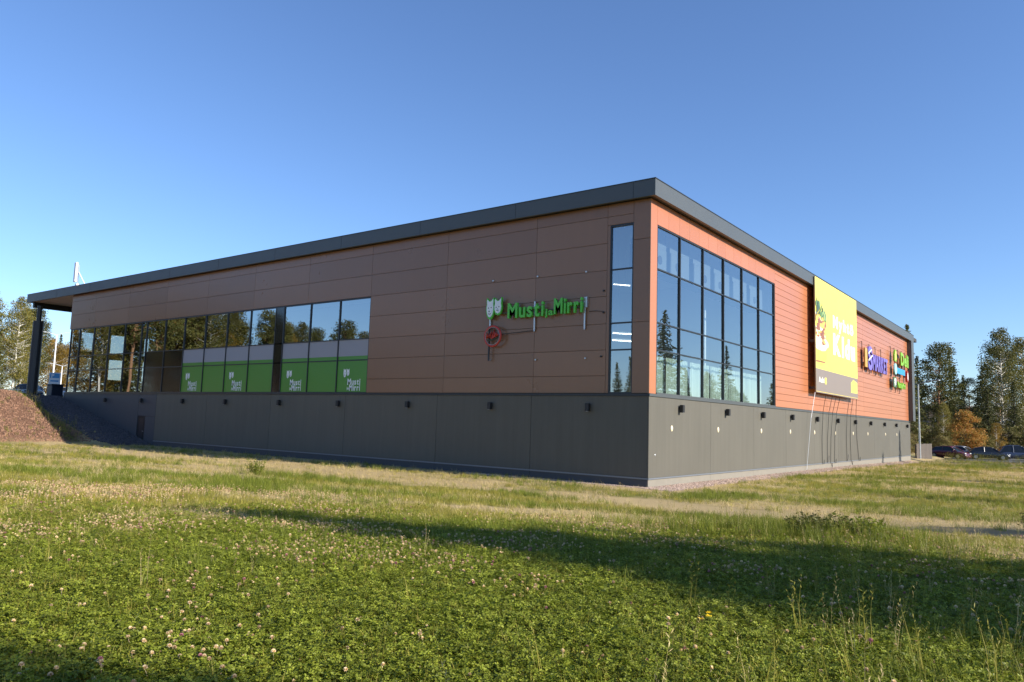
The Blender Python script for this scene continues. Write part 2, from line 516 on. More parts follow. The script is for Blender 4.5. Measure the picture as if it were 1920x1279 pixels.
# worn straw patches (+) and lush green ones (-) of the lawn
PATCHES = [(-10.5, -7.0, 6.0, 2.2, 1), (-15, -5.0, 7.0, 2.4, 1), (-17, -9.2, 5.0, 1.4, 1), (-1.5, -16.9, 1.7, .5, 1), (2.8, -12.5, 1.9, .6, 1), (-5.6, -5.6, 4.5, 1.5, 1), (-14.4, -13.5, 4.5, 1.1, 1), (5.3, -12.4, 2.0, .55, 1),
           (1.3, -16.2, 1.4, .35, 1), (6.3, -13.9, 1.7, .35, 1), (-26, -6.0, 7.0, 1.8, 1), (-4.7, -8.9, 2.3, .9, -1), (-1.4, -7.4, 3.0, 1.2, -1), (2.8, -9.2, 2.8, 1.1, -1), (-8.2, -10.3, 2.4, .8, -1), (6.5, -9.6, 2.2, .9, -1), (-22, -9.5, 4, .9, -1)]
def masks(x, y):
    d_l = np.maximum(-y, 0)
    n = fbm(x * 0.16, y * 0.35, 21, 5)
    n2 = fbm(x * 0.55, y * 0.9, 22, 4)
    dc = np.hypot(x - CAM.x, y - CAM.y)
    dry = 0.75 * sstep(0.46, 0.62, n) * sstep(9, 15, dc) + 0.45 * sstep(0.5, 0.66, n2) * sstep(8, 14, dc)
    band = np.exp(-((y + 4.6) / 3.4) ** 2) * sstep(2, -7, x) * sstep(0.22, 0.42, n2)
    dry = np.maximum(dry, 0.95 * band)
    edge = np.exp(-((y + 0.9) / 0.9) ** 2) * (x < 1.5)
    dry = np.maximum(dry, 0.9 * edge)
    tr = segdist(x + 0.5 * (n2 - .5), y + 1.0 * (n2 - .5), TRACK)
    track = sstep(1.75, 0.95, tr)
    dry = np.maximum(dry, track)
    wob = 1.1 * (fbm(x * .8, y * .8, 71, 3) - .5)
    for cx, cy, rx, ry, sg_ in PATCHES:
        q = np.hypot((x - cx) / rx, (y - cy) / ry) + wob
        f_ = sstep(1.15, .75, q)
        dry = np.maximum(dry, .96 * f_) if sg_ > 0 else dry * (1 - .9 * f_)
    dry = np.maximum(dry, track)
    soil = sstep(-41.2, -42.6, x) * sstep(-2.2, -3.0, y) + 0.0 * x
    soil = np.maximum(soil, 0.35 * track * sstep(8, 12, x))
    gravel = (np.abs(x - 0.6) < 0.7) * (y > -0.6)
    dry = np.where(gravel, 0.9, dry)
    return np.clip(dry, 0, 1), np.clip(soil, 0, 1), track

def coords(spec):
    out = []
    for a, b_, s in spec:
        out += list(np.arange(a, b_ - 1e-6, s))
    out.append(spec[-1][1])
    return np.array(out)
gxs = coords([(-900, -160, 60), (-160, -72, 5.5), (-72, -36, 0.6), (-36, -14, 0.8), (-14, 20, 0.4), (20, 60, 4), (60, 200, 20), (200, 900, 70)])
gys = coords([(-900, -150, 60), (-150, -50, 8), (-50, -30, 1.0), (-30, 2, 0.4), (2, 70, 1.0), (70, 150, 6), (150, 900, 60)])
GX, GY = np.meshgrid(gxs, gys)
GZ = gz(GX, GY)
nx, ny = len(gxs), len(gys)
idx = np.arange(nx * ny).reshape(ny, nx)
faces = np.stack([idx[:-1, :-1], idx[:-1, 1:], idx[1:, 1:], idx[1:, :-1]], -1).reshape(-1, 4)
me = bpy.data.meshes.new('ground')
me.from_pydata(np.stack([GX, GY, GZ], -1).reshape(-1, 3).tolist(), [], faces.tolist())
me.materials.append(MATS['ground_earth'])
me.polygons.foreach_set('use_smooth', [True] * len(me.polygons))
dry, soil, _ = masks(GX.ravel(), GY.ravel())
for nm, arr in (('dry', dry), ('soil', soil)):
    a = me.attributes.new(nm, 'FLOAT', 'POINT')
    a.data.foreach_set('value', arr.astype(np.float32))
tag(put('ground', me), 'grassy ground with dry patches and a bare earth bank', 'ground', kind='structure')

mb = MB(); mb.box(-135, -57.0, 4.5, 130, 3.20, 3.345)
tag(mb.build('parking_lot', 'asphalt'), 'grey asphalt parking area beyond the canopy', 'parking lot', kind='structure')
mb = MB(); mb.box(-14, 40, 70, 96, -0.5, -0.285)
tag(mb.build('parking_area', 'asphalt'), 'asphalt car park behind the lawn on the right', 'car park', kind='structure')

# ------------------------------------------------------------------ building
B = thing('store_building', 'large flat roofed store with copper panels above a grey base', 'building')
H = 3.6
ZT, ZB, OV = 12.283, 11.60, 0.36
XL, YR = -52.35, 55.75
XC = -60.64
BACK = 60.0     # depth of the building behind the long front

# inner backing walls with openings (x ranges / z ranges)
def wall_left(parent):
    mb = MB()
    for x0, x1, z0, z1 in [(-37.7, 0, -0.6, 3.62), (XL, -37.7, -0.6, 3.62), (XL, -16.38, 8.80, ZB + .3), (-16.38, -1.85, 3.62, ZB + .3), (-1.85, -0.80, 10.70, ZB + .3), (-0.80, 0, 3.62, ZB + .3)]:
        mb.box(x0, min(x1, -0.062), 0.06, 0.28, z0, z1)
    return mb
wl = wall_left(B).build('upper_wall', 'joint_brown', B)
mb = MB()
for y0, y1, z0, z1 in [(0.29, YR, -0.6, 3.66), (0.29, 0.62, 3.66, ZB + .3), (0.62, 15.42, 10.62, ZB + .3), (15.42, YR, 3.66, ZB + .3)]:
    mb.box(-0.28, -0.06, y0, y1, z0, z1)
wr = mb.build('upper_wall', 'joint', B)

# cladding panels, long shaded side
RZ = [3.68, 4.40, 5.47, 6.56, 7.72, 8.82, 9.97, 11.09, ZB + 0.02]
CX = [XL, -48.13, -42.72, -37.35, -32.16, -26.97, -21.68, -16.40, -10.98, -5.64, -2.00]
G = 0.006
def panel(mb_parent, x0, x1, z0, z1, mat='cladding_shaded', y0=0.0, name='panel'):
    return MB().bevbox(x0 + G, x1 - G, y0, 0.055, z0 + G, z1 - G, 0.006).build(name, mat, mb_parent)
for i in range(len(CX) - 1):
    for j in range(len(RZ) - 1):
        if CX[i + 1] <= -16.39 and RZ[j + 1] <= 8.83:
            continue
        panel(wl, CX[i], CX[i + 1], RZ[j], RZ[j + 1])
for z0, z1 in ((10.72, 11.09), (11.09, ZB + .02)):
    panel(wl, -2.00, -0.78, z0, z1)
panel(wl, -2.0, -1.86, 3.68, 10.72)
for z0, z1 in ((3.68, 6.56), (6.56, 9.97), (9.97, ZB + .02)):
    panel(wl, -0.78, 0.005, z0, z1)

# boards, sunny side
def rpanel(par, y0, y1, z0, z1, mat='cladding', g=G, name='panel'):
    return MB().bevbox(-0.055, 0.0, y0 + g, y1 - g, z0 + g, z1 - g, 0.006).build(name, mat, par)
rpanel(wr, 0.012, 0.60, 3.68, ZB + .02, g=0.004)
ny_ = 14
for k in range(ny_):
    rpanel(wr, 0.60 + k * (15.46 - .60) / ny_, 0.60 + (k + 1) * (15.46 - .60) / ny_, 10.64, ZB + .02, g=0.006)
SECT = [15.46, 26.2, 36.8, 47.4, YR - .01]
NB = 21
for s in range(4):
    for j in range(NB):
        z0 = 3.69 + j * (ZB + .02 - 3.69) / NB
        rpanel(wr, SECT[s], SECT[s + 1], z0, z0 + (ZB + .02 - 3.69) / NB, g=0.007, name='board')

# lower walls
lw_l = MB().box(-37.7, -0.07, 0.02, 0.058, -0.5, 0.2).build('base_wall', 'plinth', B)
BXS = [-37.7, -31.4, -24.6, -18.0, -11.3, -5.7, 0.0]
for k in range(6):
    MB().bevbox(BXS[k] + .008, BXS[k + 1] - (.008 if k < 5 else 0.054), -0.012, 0.05, 0.36, H - .03, 0.005).build('panel', 'base_panel', lw_l)
# dark concrete end wall with the door
for x0, x1, z0, z1 in [(XL, -46.2, -.5, H - .03), (-46.2, -40.15, -.5, H - .03), (-39.05, -37.72, -.5, 2.0), (-40.13, -37.72, 2.02, H - .03)]:
    MB().bevbox(x0 + .006, x1 - .006, -0.004, 0.05, z0, z1, 0.004).build('panel', 'base_dark', lw_l)
dr = MB().box(-40.13, -39.07, 0.045, 0.058, -0.1, 2.0).build('door', 'black', B)
MB().box(-39.9, -39.3, 0.036, 0.046, 0.15, 1.85).build('door_panel', 'frame', dr)
MB().tube([(-39.22, 0.03, 0.95), (-39.22, 0.0, 0.95), (-39.36, 0.0, 0.95)], 0.015, 6).build('handle', 'galv', dr)
lw_r = MB().box(-0.058, -0.02, 0.03, 56.3, -0.7, 0.2).build('base_wall', 'plinth', B)
BYS = [0.0, 6.2, 11.9, 17.2, 23.0, 28.8, 34.4, 40.2, 46.0, 51.8, 56.3]
for k in range(10):
    MB().bevbox(-0.05, 0.012, BYS[k] + (.008 if k else -.012), BYS[k + 1] - .008, 0.36, H - .03, 0.005).build('panel', 'base_panel', lw_r)
for k in range(10):
    MB().bevbox(-0.05, -0.004, BYS[k] + (.006 if k else .004), BYS[k + 1] - .006, -0.7, 0.30, 0.004).build('plinth_block', 'plinth', lw_r)
for k in range(6):
    MB().bevbox(BXS[k] + .006, BXS[k + 1] - (.006 if k < 5 else .054), 0.004, 0.05, -0.5, 0.30, 0.004).build('plinth_block', 'base_dark', lw_l)  # darker than the sunny side's plinth: recess shade put into the colour
MB().box(-37.7, 0.03, -0.035, 0.01, 0.302, 0.358).build('drip_edge', 'drip', B)
MB().box(-0.01, 0.035, -0.032, 56.32, 0.302, 0.358).build('drip_edge', 'drip', B)
MB().box(XL - .02, 0.05, -0.05, 0.06, H - .028, H + .065).build('ledge', 'frame', B)
MB().box(-0.06, 0.052, -0.048, 56.3, H - .028, H + .078).build('ledge', 'fascia', B)
mb = MB().box(-30, 0.0, 56.302, 56.36, -.7, 3.6).box(-30, -0.3, 55.78, 56.0, 3.68, ZB)
mb.build('end_wall', 'base_panel', B)
MB().box(-0.30, 0.40, YR + .002, 57.02, H + .09, ZB + .01).build('end_fin', 'fascia', B)

# roof, fascia, canopy
MB().box(XC + .15, OV - .15, -OV + .15, BACK, ZB + .25, ZT - .08).build('roof', 'roofing', B)
fs = MB().box(XC, OV, -OV, -OV + .14, ZB, ZT).build('fascia', 'fascia', B)
MB().box(OV - .14, OV, -OV + .142, 57.42, ZB, ZT - .002).build('fascia', 'fascia', B)
MB().box(XC, XC + .14, -OV + .142, 30, ZB, ZT - .002).build('fascia', 'fascia', B)
for x in np.arange(XC + 6, 0, 6.0):
    MB().box(x, x + .02, -OV - .006, -OV, ZB + .01, ZT + .004).build('fascia_joint', 'frame', fs)
MB().box(XC - .02, OV + .02, -OV - .02, -OV + .2, ZT, ZT + .035).build('roof_edge', 'frame', B)
MB().box(OV - .2, OV + .02, -OV + .202, 57.44, ZT, ZT + .033).build('roof_edge', 'frame', B)
MB().box(XL, OV - .142, -OV + .142, 0.0, ZB + .03, ZB + .06).build('eave_soffit', 'frame', B)
MB().box(0.002, OV - .142, 0.01, YR, ZB + .032, ZB + .062).build('eave_soffit', 'frame', B)
cn = MB().box(XC + .142, XL - .002, -OV + .142, 30, ZB + .06, ZB + .10).build('canopy', 'soffit', B)
MB().bevbox(XC + .25, XC + .55, -OV + .4, 30, ZB - .42, ZB + .058, .01).build('beam', 'column_paint', cn)
for y in (-0.05, 9.0, 18.0):
    ms = MB(); ms.tube([(-59.45, y + .35, 3.2), (-59.45, y + .35, 9.95)], 0.42, 20)
    c_ = ms.build('column', 'column_paint', cn, smooth=False)
    MB().tube([(-59.45, y + .35, 9.9), (-59.45, y + .35, ZB - .3)], 0.2, 14).build('column_top', 'column_paint', c_)

# window band, long side
XS = [-52.15, -50.55, -48.06, -45.60, -43.08, -40.62, -39.88, -37.30, -34.80, -32.22, -29.72, -27.22, -24.67, -23.87, -21.41, -18.88, -16.40]
ZW = [3.665, 5.43, 6.57, 8.78]
wb = MB().box(XS[0] - .06, XS[-1] + .02, 0.02, 0.14, 8.74, 8.81).build('window_band', 'frame', B)
MB().box(XS[0] - .06, XS[-1] + .02, 0.02, 0.14, 3.664, 3.72).build('sill', 'frame', wb)
for z in (5.43, 6.57):
    for k in range(len(XS) - 1):
        MB().box(XS[k] + .03, XS[k + 1] - .03, 0.03, 0.12, z - .028, z + .028).build('transom', 'frame', wb)
for k, x in enumerate(XS):
    MB().box(x - .032, x + .032, 0.012, 0.15, 3.722, 8.738).build('mullion', 'frame', wb)
GREEN = range(8, 16)
for k in range(len(XS) - 1):
    if k == 12:
        MB().box(XS[k] + .03, XS[k + 1] - .03, 0.03, 0.07, 3.722, 8.738).build('dark_panel', 'car_glass', wb)
        continue
    for j in range(3):
        x0, x1, z0, z1 = XS[k] + .03, XS[k + 1] - .03, ZW[j] + .028 + (.03 if j == 0 else 0), ZW[j + 1] - .028 - (.012 if j == 2 else 0)
        film = (j < 2 and k >= 6)
        pn = None if film else MB().add([(x0, .07, z0), (x1, .07, z0), (x1, .07, z1), (x0, .07, z1)], [(0, 1, 2, 3)]).build('pane', 'glass_left', wb)
        # a pane is never perfectly in plane
        if j < 2 and k >= 8:
            if j == 0:
                MB().box(x0, x1, 0.060, 0.066, z0, z1).build('green_film', 'film_green', wb)
            else:
                MB().box(x0, x1, 0.060, 0.066, z0, 5.66).build('green_film', 'film_green', wb)
                MB().box(x0, x1, 0.060, 0.066, 5.661, z1).build('grey_film', 'film_grey', wb)
        if j < 2 and k in (6, 7):
            MB().box(x0, x1, 0.060, 0.066, z0, z1).build('black_film', 'film_black', wb)

def animal_heads(parent, face, x, z, s, yoff, depth, back_mat, col='sign_white', eye='sign_dark', ring=True):
    """the two-head emblem: long head and round head with ears, on the face plane (yoff = distance along its normal)"""
    def outline(pts, grow=1.0, lift=0.0, mat=col, name='head'):
        cx = sum(p[0] for p in pts) / len(pts); cz = sum(p[1] for p in pts) / len(pts)
        P = [((p[0] - cx) * grow + cx, (p[1] - cz) * grow + cz) for p in pts]
        n = len(P)
        vs = [(x + a * s, z + b_ * s, yoff + lift) for a, b_ in P] + [(x + a * s, z + b_ * s, yoff + lift - depth) for a, b_ in P]
        fs_ = [tuple(range(n)), tuple(reversed(range(n, 2 * n)))] + [(i, i + n, (i + 1) % n + n, (i + 1) % n) for i in range(n)]
        me_ = MB().add([tuple(face.to_3x3() @ Vector(v)) for v in vs], fs_).mesh(name, mat)
        return put(name, me_, parent)
    dog = [(-.43, .52), (-.46, .80), (-.43, 1.04), (-.30, .92), (-.19, .79), (-.06, .80), (.07, .79), (.18, .92), (.31, 1.04), (.34, .80), (.31, .52), (.37, .22), (.35, -.15), (.26, -.50), (.10, -.74), (-.06, -.80), (-.22, -.74), (-.38, -.50), (-.47, -.15), (-.49, .22)]
    cat = [(.57, .52), (.54, .80), (.57, 1.04), (.70, .92), (.80, .79), (.93, .80), (1.06, .79), (1.17, .92), (1.30, 1.04), (1.32, .80), (1.29, .52), (1.36, .24), (1.32, -.08), (1.18, -.36), (.93, -.48), (.68, -.36), (.54, -.08), (.50, .24)]
    for P in (dog, cat):
        if ring:
            outline(P, 1.2, -0.012, back_mat, 'emblem_back')
        outline(P, 1.0, 0.0, col, 'head')
    ez = 0.004
    for (ex, ey, r_) in [(-.26, .14, .065), (.10, .18, .065), (.74, .16, .065), (1.08, .2, .065), (-.16, -.2, .08), (.9, -.02, .05)]:
        outline([(ex + r_ * math.cos(a), ey + r_ * math.sin(a)) for a in np.linspace(0, 2 * PI, 9)[:-1]], 1.0, ez, eye, 'eye')
    for (mx_, mz_, r_) in [(-.10, -.30, .22), (.90, -.02, .2)]:
        arc = [(mx_ + r_ * math.cos(a), mz_ + r_ * math.sin(a)) for a in np.linspace(-2.6, -.5, 7)]
        arc2 = [(mx_ + (r_ - .06) * math.cos(a), mz_ + (r_ - .06) * math.sin(a)) for a in np.linspace(-.5, -2.6, 7)]
        outline(arc + arc2, 1.0, ez, eye, 'smile')

# printed logos on the green film
for k in (8, 10, 13, 15):
    xc = XS[k] + 0.72
    holder = wb
    animal_heads(holder, MX_LEFT, xc - .05, 4.72, 0.26, -0.0555, 0.001, 'film_black', ring=True)
    letters(holder, 'Musti', 0.46, 0.0012, (xc + .18, 0.0560, 4.12), 1.02, MX_LEFT, 'sign_white', bold=0.012)
    letters(holder, 'ja', 0.22, 0.0012, (xc + .14, 0.0560, 3.86), 0.17, MX_LEFT, 'sign_white', bold=0.006)
    letters(holder, 'Mirri', 0.46, 0.0012, (xc + .34, 0.0560, 3.80), 0.86, MX_LEFT, 'sign_white', bold=0.012)

# tall corner window
cw = MB().box(-1.86, -0.78, 0.02, 0.14, 10.64, 10.72).build('corner_window', 'frame', B)
MB().box(-1.86, -0.78, 0.02, 0.14, 3.664, 3.73).build('sill', 'frame', cw)
for x in (-1.84, -0.80):
    MB().box(x - .03, x + .03, 0.014, 0.15, 3.732, 10.638).build('mullion', 'frame', cw)
ZC = [3.73, 5.46, 6.57, 8.82, 10.64]
for z in ZC[1:-1]:
    MB().box(-1.808, -.832, 0.03, 0.12, z - .03, z + .03).build('transom', 'frame', cw)
for j in range(4):
    MB().add([(-1.81, .07, ZC[j]), (-.83, .07, ZC[j]), (-.83, .07, ZC[j + 1] - .031), (-1.81, .07, ZC[j + 1] - .031)], [(0, 1, 2, 3)]).build('pane', 'glass_left', cw)

# big window, sunny side
YS = [0.64, 2.89, 5.39, 7.89, 10.38, 12.88, 15.38]
ZR = [3.72, 5.48, 6.60, 8.82, 10.60]
ww = MB().box(-0.14, -0.02, 0.605, 15.42, 10.585, 10.635).build('large_window', 'frame', B)
MB().box(-0.14, 0.03, 0.605, 15.42, 3.682, 3.74).build('sill', 'fascia', ww)
for y in YS:
    MB().box(-0.16, -0.012, y - .028, y + .028, 3.742, 10.583).build('mullion', 'frame', ww)
for z in ZR[1:-1]:
    for k in range(6):
        MB().box(-0.12, -0.03, YS[k] + .036, YS[k + 1] - .036, z - .028, z + .028).build('transom', 'frame', ww)
for k in range(6):
    for j in range(4):
        tl = random.uniform(-.004, .004); tv = random.uniform(-.004, .004)
        y0, y1 = YS[k] + .034, YS[k + 1] - .034
        z0, z1 = ZR[j] + .026, ZR[j + 1] - .026
        MB().add([(-.075 + tl, y0, z0), (-.075 - tl, y1, z0), (-.075 - tl + tv, y1, z1), (-.075 + tl + tv, y0, z1)], [(0, 1, 2, 3)]).build('pane', 'glass_right', ww)

# inside
MB().box(XL + .2, -0.3, 0.3, 55.5, 3.45, 3.60).build('floor', 'int_grey', B)
MB().box(XL + .2, -0.3, 0.3, 55.5, 11.0, 11.15).build('ceiling', 'int_white', B)
MB().box(-40, -11, 11, 55, 3.61, 10.98).build('inner_wall', 'int_grey', B)
MB().box(-7.0, -6.9, 0.5, 2.2, 3.61, 10.98).box(-11.0, -0.4, 16.0, 16.15, 3.61, 10.98).build('partition', 'int_white', B)
mb = MB()     # west end wall with its window openings
ycuts = [0.29, 0.9, 1.85, 3.25, 4.6, 5.6, 6.6, 7.6, 30]
for k in range(len(ycuts) - 1):
    if k in (1, 3, 5):
        mb.box(XL, XL + .2, ycuts[k], ycuts[k + 1], 3.3, 4.9).box(XL, XL + .2, ycuts[k], ycuts[k + 1], 6.6, 7.15).box(XL, XL + .2, ycuts[k], ycuts[k + 1], 8.7, 11.6)
    else:
        mb.box(XL, XL + .2, ycuts[k], ycuts[k + 1], 3.3, 11.6)
mb.build('west_wall', 'int_dark', B)
for k in range(6):      # ventilation boxes behind the upper panes
    yc = (YS[k] + YS[k + 1]) / 2
    v = thing('ventilation_unit', f'pale ventilation box inside the big window, {ORD[k]} pane from the near corner', 'ventilation unit', (-1.0, yc, 8.95), 0, 'ventilation boxes inside the big window')
    MB().bevbox(-.4, .4, -.95, .98, 0.05, 1.08, .03).build('casing', 'duct', v)
    MB().box(-.3, .36, -1.02, 1.05, 1.09, 1.3).build('duct', 'duct', v)
    s = 0.3 if k % 2 == 0 else -0.3
    ring = [(0.402, s + .2 * math.cos(a), .55 + .2 * math.sin(a)) for a in np.linspace(0, 2 * PI, 17)[:-1]]
    MB().add(ring + [(0.42, q[1], q[2]) for q in ring], [tuple(range(16, 32))] + [(i, (i + 1) % 16, (i + 1) % 16 + 16, i + 16) for i in range(16)]).build('outlet', 'int_dark', v)
    MB().tube([(0, -.7, 1.2), (0, -.7, 1.95)], .02, 5).build('hanger', 'galv', v)
    MB().tube([(0, .7, 1.2), (0, .7, 1.95)], .02, 5).build('hanger', 'galv', v)
for k, y in enumerate((3.1, 9.6)):
    c_ = MB().bevbox(-1.9, -1.72, y, y + .18, 3.61, 10.98, .01).build('inner_column', 'int_white', B)
for k in range(6):
    y0, y1 = YS[k] + .1, YS[k + 1] - .1
    mb = MB()
    n = 44
    vs = []
    for i in range(n + 1):
        yy = y0 + (y1 - y0) * i / n
        xx = -.75 + .05 * math.sin(i * 1.3 + k) + .02 * math.sin(i * .37)
        vs += [(xx, yy, 3.7), (xx, yy, 5.38)]
    mb.add(vs, [(2 * i, 2 * i + 2, 2 * i + 3, 2 * i + 1) for i in range(n)])
    tag(mb.build('curtain', 'blind'), f'pale green curtain low behind the big window, {ORD[k]} bay from the near corner', 'curtain', 'curtains behind the big window')
for k, (x, y, z) in enumerate(((-3.2, 3.4, 6.25), (-3.6, 5.0, 6.75), (-4.6, 5.2, 9.3))):
    tl_ = thing('tube_lamp', ['lower', 'middle', 'upper'][k] + ' lit fluorescent lamp seen through the tall corner window', 'lamp', (x, y, z), 0.9, 'fluorescent lamps inside the corner')
    MB().box(-.9, .9, -.06, .06, 0.03, .09).build('housing', 'int_white', tl_)
    MB().tube([(-.85, 0, 0.005), (.85, 0, 0.005)], .02, 8).build('tube', 'tube_light', tl_)
    MB().tube([(-.6, 0, .09), (-.6, 0, 11.0 - z)], .008, 4).build('hanger', 'galv', tl_)
    MB().tube([(.6, 0, .09), (.6, 0, 11.0 - z)], .008, 4).build('hanger', 'galv', tl_)

# ------------------------------------------------------------------ vents, wall lamps, wall fixings
for k, y in enumerate((2.07, 7.08, 13.03, 18.02, 23.0, 28.06, 33.1, 37.9, 44.6, 49.5)):
    MB().ell((0.014, y, 2.32), .03, .10, .13, 12, 8).build('vent_cap', 'vent_cream', lw_r, smooth=True)
MB().ell((0.014, .55, 1.25), .02, .045, .045, 8, 6).build('hook', 'galv', lw_r, smooth=True)

def lamp_proto(label):
    l = thing('wall_lamp', label, 'wall lamp', (0, 0, 0), 0, 'lamps along the base wall')
    MB().bevbox(-.03, .03, -.05, 0, -.06, .06, .006).build('bracket', 'black', l)
    MB().bevbox(-.09, .09, -.22, -.05, -.17, .15, .015).build('lamp_body', 'black', l)
    MB().box(-.07, .07, -.205, -.065, -.176, -.171).build('lens', 'galv', l)
    return l
LX = [-2.73, -7.93, -13.2, -18.44, -23.66, -29.15, -34.14, -39.57, -44.97]
LY = [2.79, 8.0, 13.04, 18.1, 23.29, 28.4, 33.44, 38.55, 43.8, 48.85, 54.2]
lp = None
for k, x in enumerate(LX):
    lab = f'small black box lamp on the shaded base wall, {ORD[k]} from the near corner'
    if lp is None:
        lp = lamp_proto(lab); lp.location = (x, -0.012, 3.1)
    else:
        dup(lp, (x, -0.012 if x > -37 else -.004, 3.1), 0, lab)
for k, y in enumerate(LY):
    dup(lp, (0.012, y, 3.17), PI / 2, f'small black box lamp on the sunlit base wall, {ORD[k]} from the near corner')
for k, (x, z) in enumerate(((-8.05, 8.9), (-5.52, 8.87), (-2.99, 8.84), (-2.12, 7.96), (-2.12, 7.04), (-5.51, 5.14), (-2.96, 5.14), (-2.2, 5.2))):
    mt = 'galv' if k < 3 or k in (5, 6) else 'black'
    MB().bevbox(x - .035, x + .035, -.07, -.001, z - .035, z + .035, .008).build('wall_fixing', mt, wl)

# ------------------------------------------------------------------ pet shop sign on the shaded wall
sg = thing('shop_sign', 'green lettered shop sign with two white animal heads on the shaded wall', 'sign', (0, 0, 0))
YF = -0.27
animal_heads(sg, MX_LEFT, -7.98, 7.52, 0.46, -YF, 0.10, 'sign_green')
letters(sg, 'Musti', 0.95, 0.12, (-6.98, YF + .06, 7.06), 1.98, MX_LEFT, 'sign_green', bold=0.022)
letters(sg, 'ja', 0.42, 0.08, (-4.93, YF + .04, 7.06), 0.42, MX_LEFT, 'sign_green', bold=0.012)
letters(sg, 'Mirri', 0.95, 0.12, (-4.46, YF + .06, 7.10), 1.44, MX_LEFT, 'sign_green', bold=0.022)
for z in (7.32,):
    MB().box(-7.4, -3.0, YF + .125, YF + .165, z - .02, z + .02).build('rail', 'sign_dark', sg)
for x, zb in ((-8.12, 6.6), (-5.6, 6.4), (-3.0, 6.36)):
    MB().bevbox(x - .035, x + .035, YF + .17, YF + .22, zb, 7.75, .006).build('post', 'galv', sg)
    for z in (zb + .03, 7.7):
        MB().box(x - .02, x + .02, YF + .22, -.001, z - .02, z + .02).build('bracket', 'black', sg)
MB().box(-2.95, -2.88, -.12, -.001, 7.3, 7.75).build('junction_box', 'galv', sg)
MB().tube([(-2.8, -.05, 7.12), (-2.5, -.03, 7.13), (-2.12, -.03, 7.08)], .012, 5).build('cable', 'black', sg)

rs = thing('round_sign', 'round red ring sign with script lettering under the green sign', 'sign', (0, 0, 0))
ring = [(-7.80 + .46 * math.cos(a), -.25, 6.27 + .46 * math.sin(a)) for a in np.linspace(0, 2 * PI, 33)]
MB().tube(ring, .05, 8, cap=False).build('ring', 'sign_red', rs, smooth=True)
ring = [(-7.80 + .405 * math.cos(a), -.29, 6.27 + .405 * math.sin(a)) for a in np.linspace(0, 2 * PI, 33)]
MB().tube(ring, .008, 6, cap=False).build('inner_ring', 'galv', rs, smooth=True)
for k, pts_ in enumerate(([(-.33, -.1), (-.27, .12), (-.22, -.06), (-.16, .1), (-.1, -.04)], [(-.12, -.08), (-.04, .2), (.02, .02), (-.02, -.12), (.06, -.06)], [(.04, -.04), (.12, .26), (.16, .08), (.1, -.08), (.18, -.02)], [(.18, -.02), (.24, .16), (.28, .0), (.34, .08)])):
    MB().tube([(-7.8 + a, -.28, 6.27 + b_) for a, b_ in pts_], .045, 6).build('script_stroke', 'sign_red', rs, smooth=True)
MB().tube([(-8.12, -.28, 6.1), (-7.8, -.28, 6.08), (-7.48, -.28, 6.2)], .03, 6).build('underline', 'sign_dark', rs)
MB().bevbox(-8.10, -8.04, -.20, -.14, 5.15, 6.75, .006).build('post', 'frame', rs)
MB().box(-8.09, -8.05, -.14, -.001, 5.16, 5.22).build('bracket', 'galv', rs)
MB().tube([(-7.4, -.2, 6.34), (-5.62, -.1, 6.44)], .018, 6).build('arm', 'frame', rs)
MB().box(-8.09, -7.5, -.24, -.20, 6.24, 6.30).build('arm', 'frame', rs)

# ------------------------------------------------------------------ banner on the sunny side
bn = thing('advertising_banner', 'large yellow advertising banner with burger picture and grey foot', 'banner', (0, 0, 0))
Y0, Y1, Z0, Z1 = 21.85, 32.75, 4.88, 12.17
XB = 0.46
MB().bevbox(0.385, XB, Y0, Y1, Z0, Z1, .01).build('panel', 'ban_yellow', bn)
for y in (Y0 + .1, Y1 - .2, (Y0 + Y1) / 2):
    MB().box(0.002, 0.384, y, y + .1, Z0 + .15, Z0 + .3).box(0.002, 0.384, y, y + .1, 8.0, 8.15).build('bracket', 'frame', bn)
def ban(pts_, lift, mat, name):
    n = len(pts_)
    MB().add([(XB + lift, Y0 + a, Z0 + b_) for a, b_ in pts_], [tuple(range(n))]).build(name, mat, bn)
ban([(.02, .03), (Y1 - Y0 - .02, .03), (Y1 - Y0 - .02, 1.46), (.02, 1.46)], .004, 'ban_grey', 'grey_foot')
def blob(cx, cz, rx, rz, seed, n=26, rough=.12):
    r_ = random.Random(seed)
    out = []
    for i in range(n):
        a = 2 * PI * i / n
        k = 1 + r_.uniform(-rough, rough)
        out.append((max(.03, cx + rx * math.cos(a) * k), cz + rz * math.sin(a) * k))
    return out
r_ = random.Random(17)
ban(blob(1.1, 2.7, 1.5, 1.0, 5, rough=.02), .004, 'ban_yellow2', 'bun')
ban(blob(1.1, 3.15, 1.85, .5, 6, rough=.08), .005, 'ban_cream', 'sauce')
lift = .006
for k in range(46):
    u_ = r_.random(); zz = 3.3 + 1.5 * u_
    yy = r_.uniform(.1, 1.9 + .5 * u_)
    ban(blob(yy, zz - .22 * yy + .3, r_.uniform(.15, .5), r_.uniform(.07, .2), 100 + k, n=12, rough=.35), lift, r_.choice(['ban_brown', 'ban_brown', 'ban_red', 'ban_cream', 'ban_bun', 'ban_white']), 'filling')
    lift += .0004
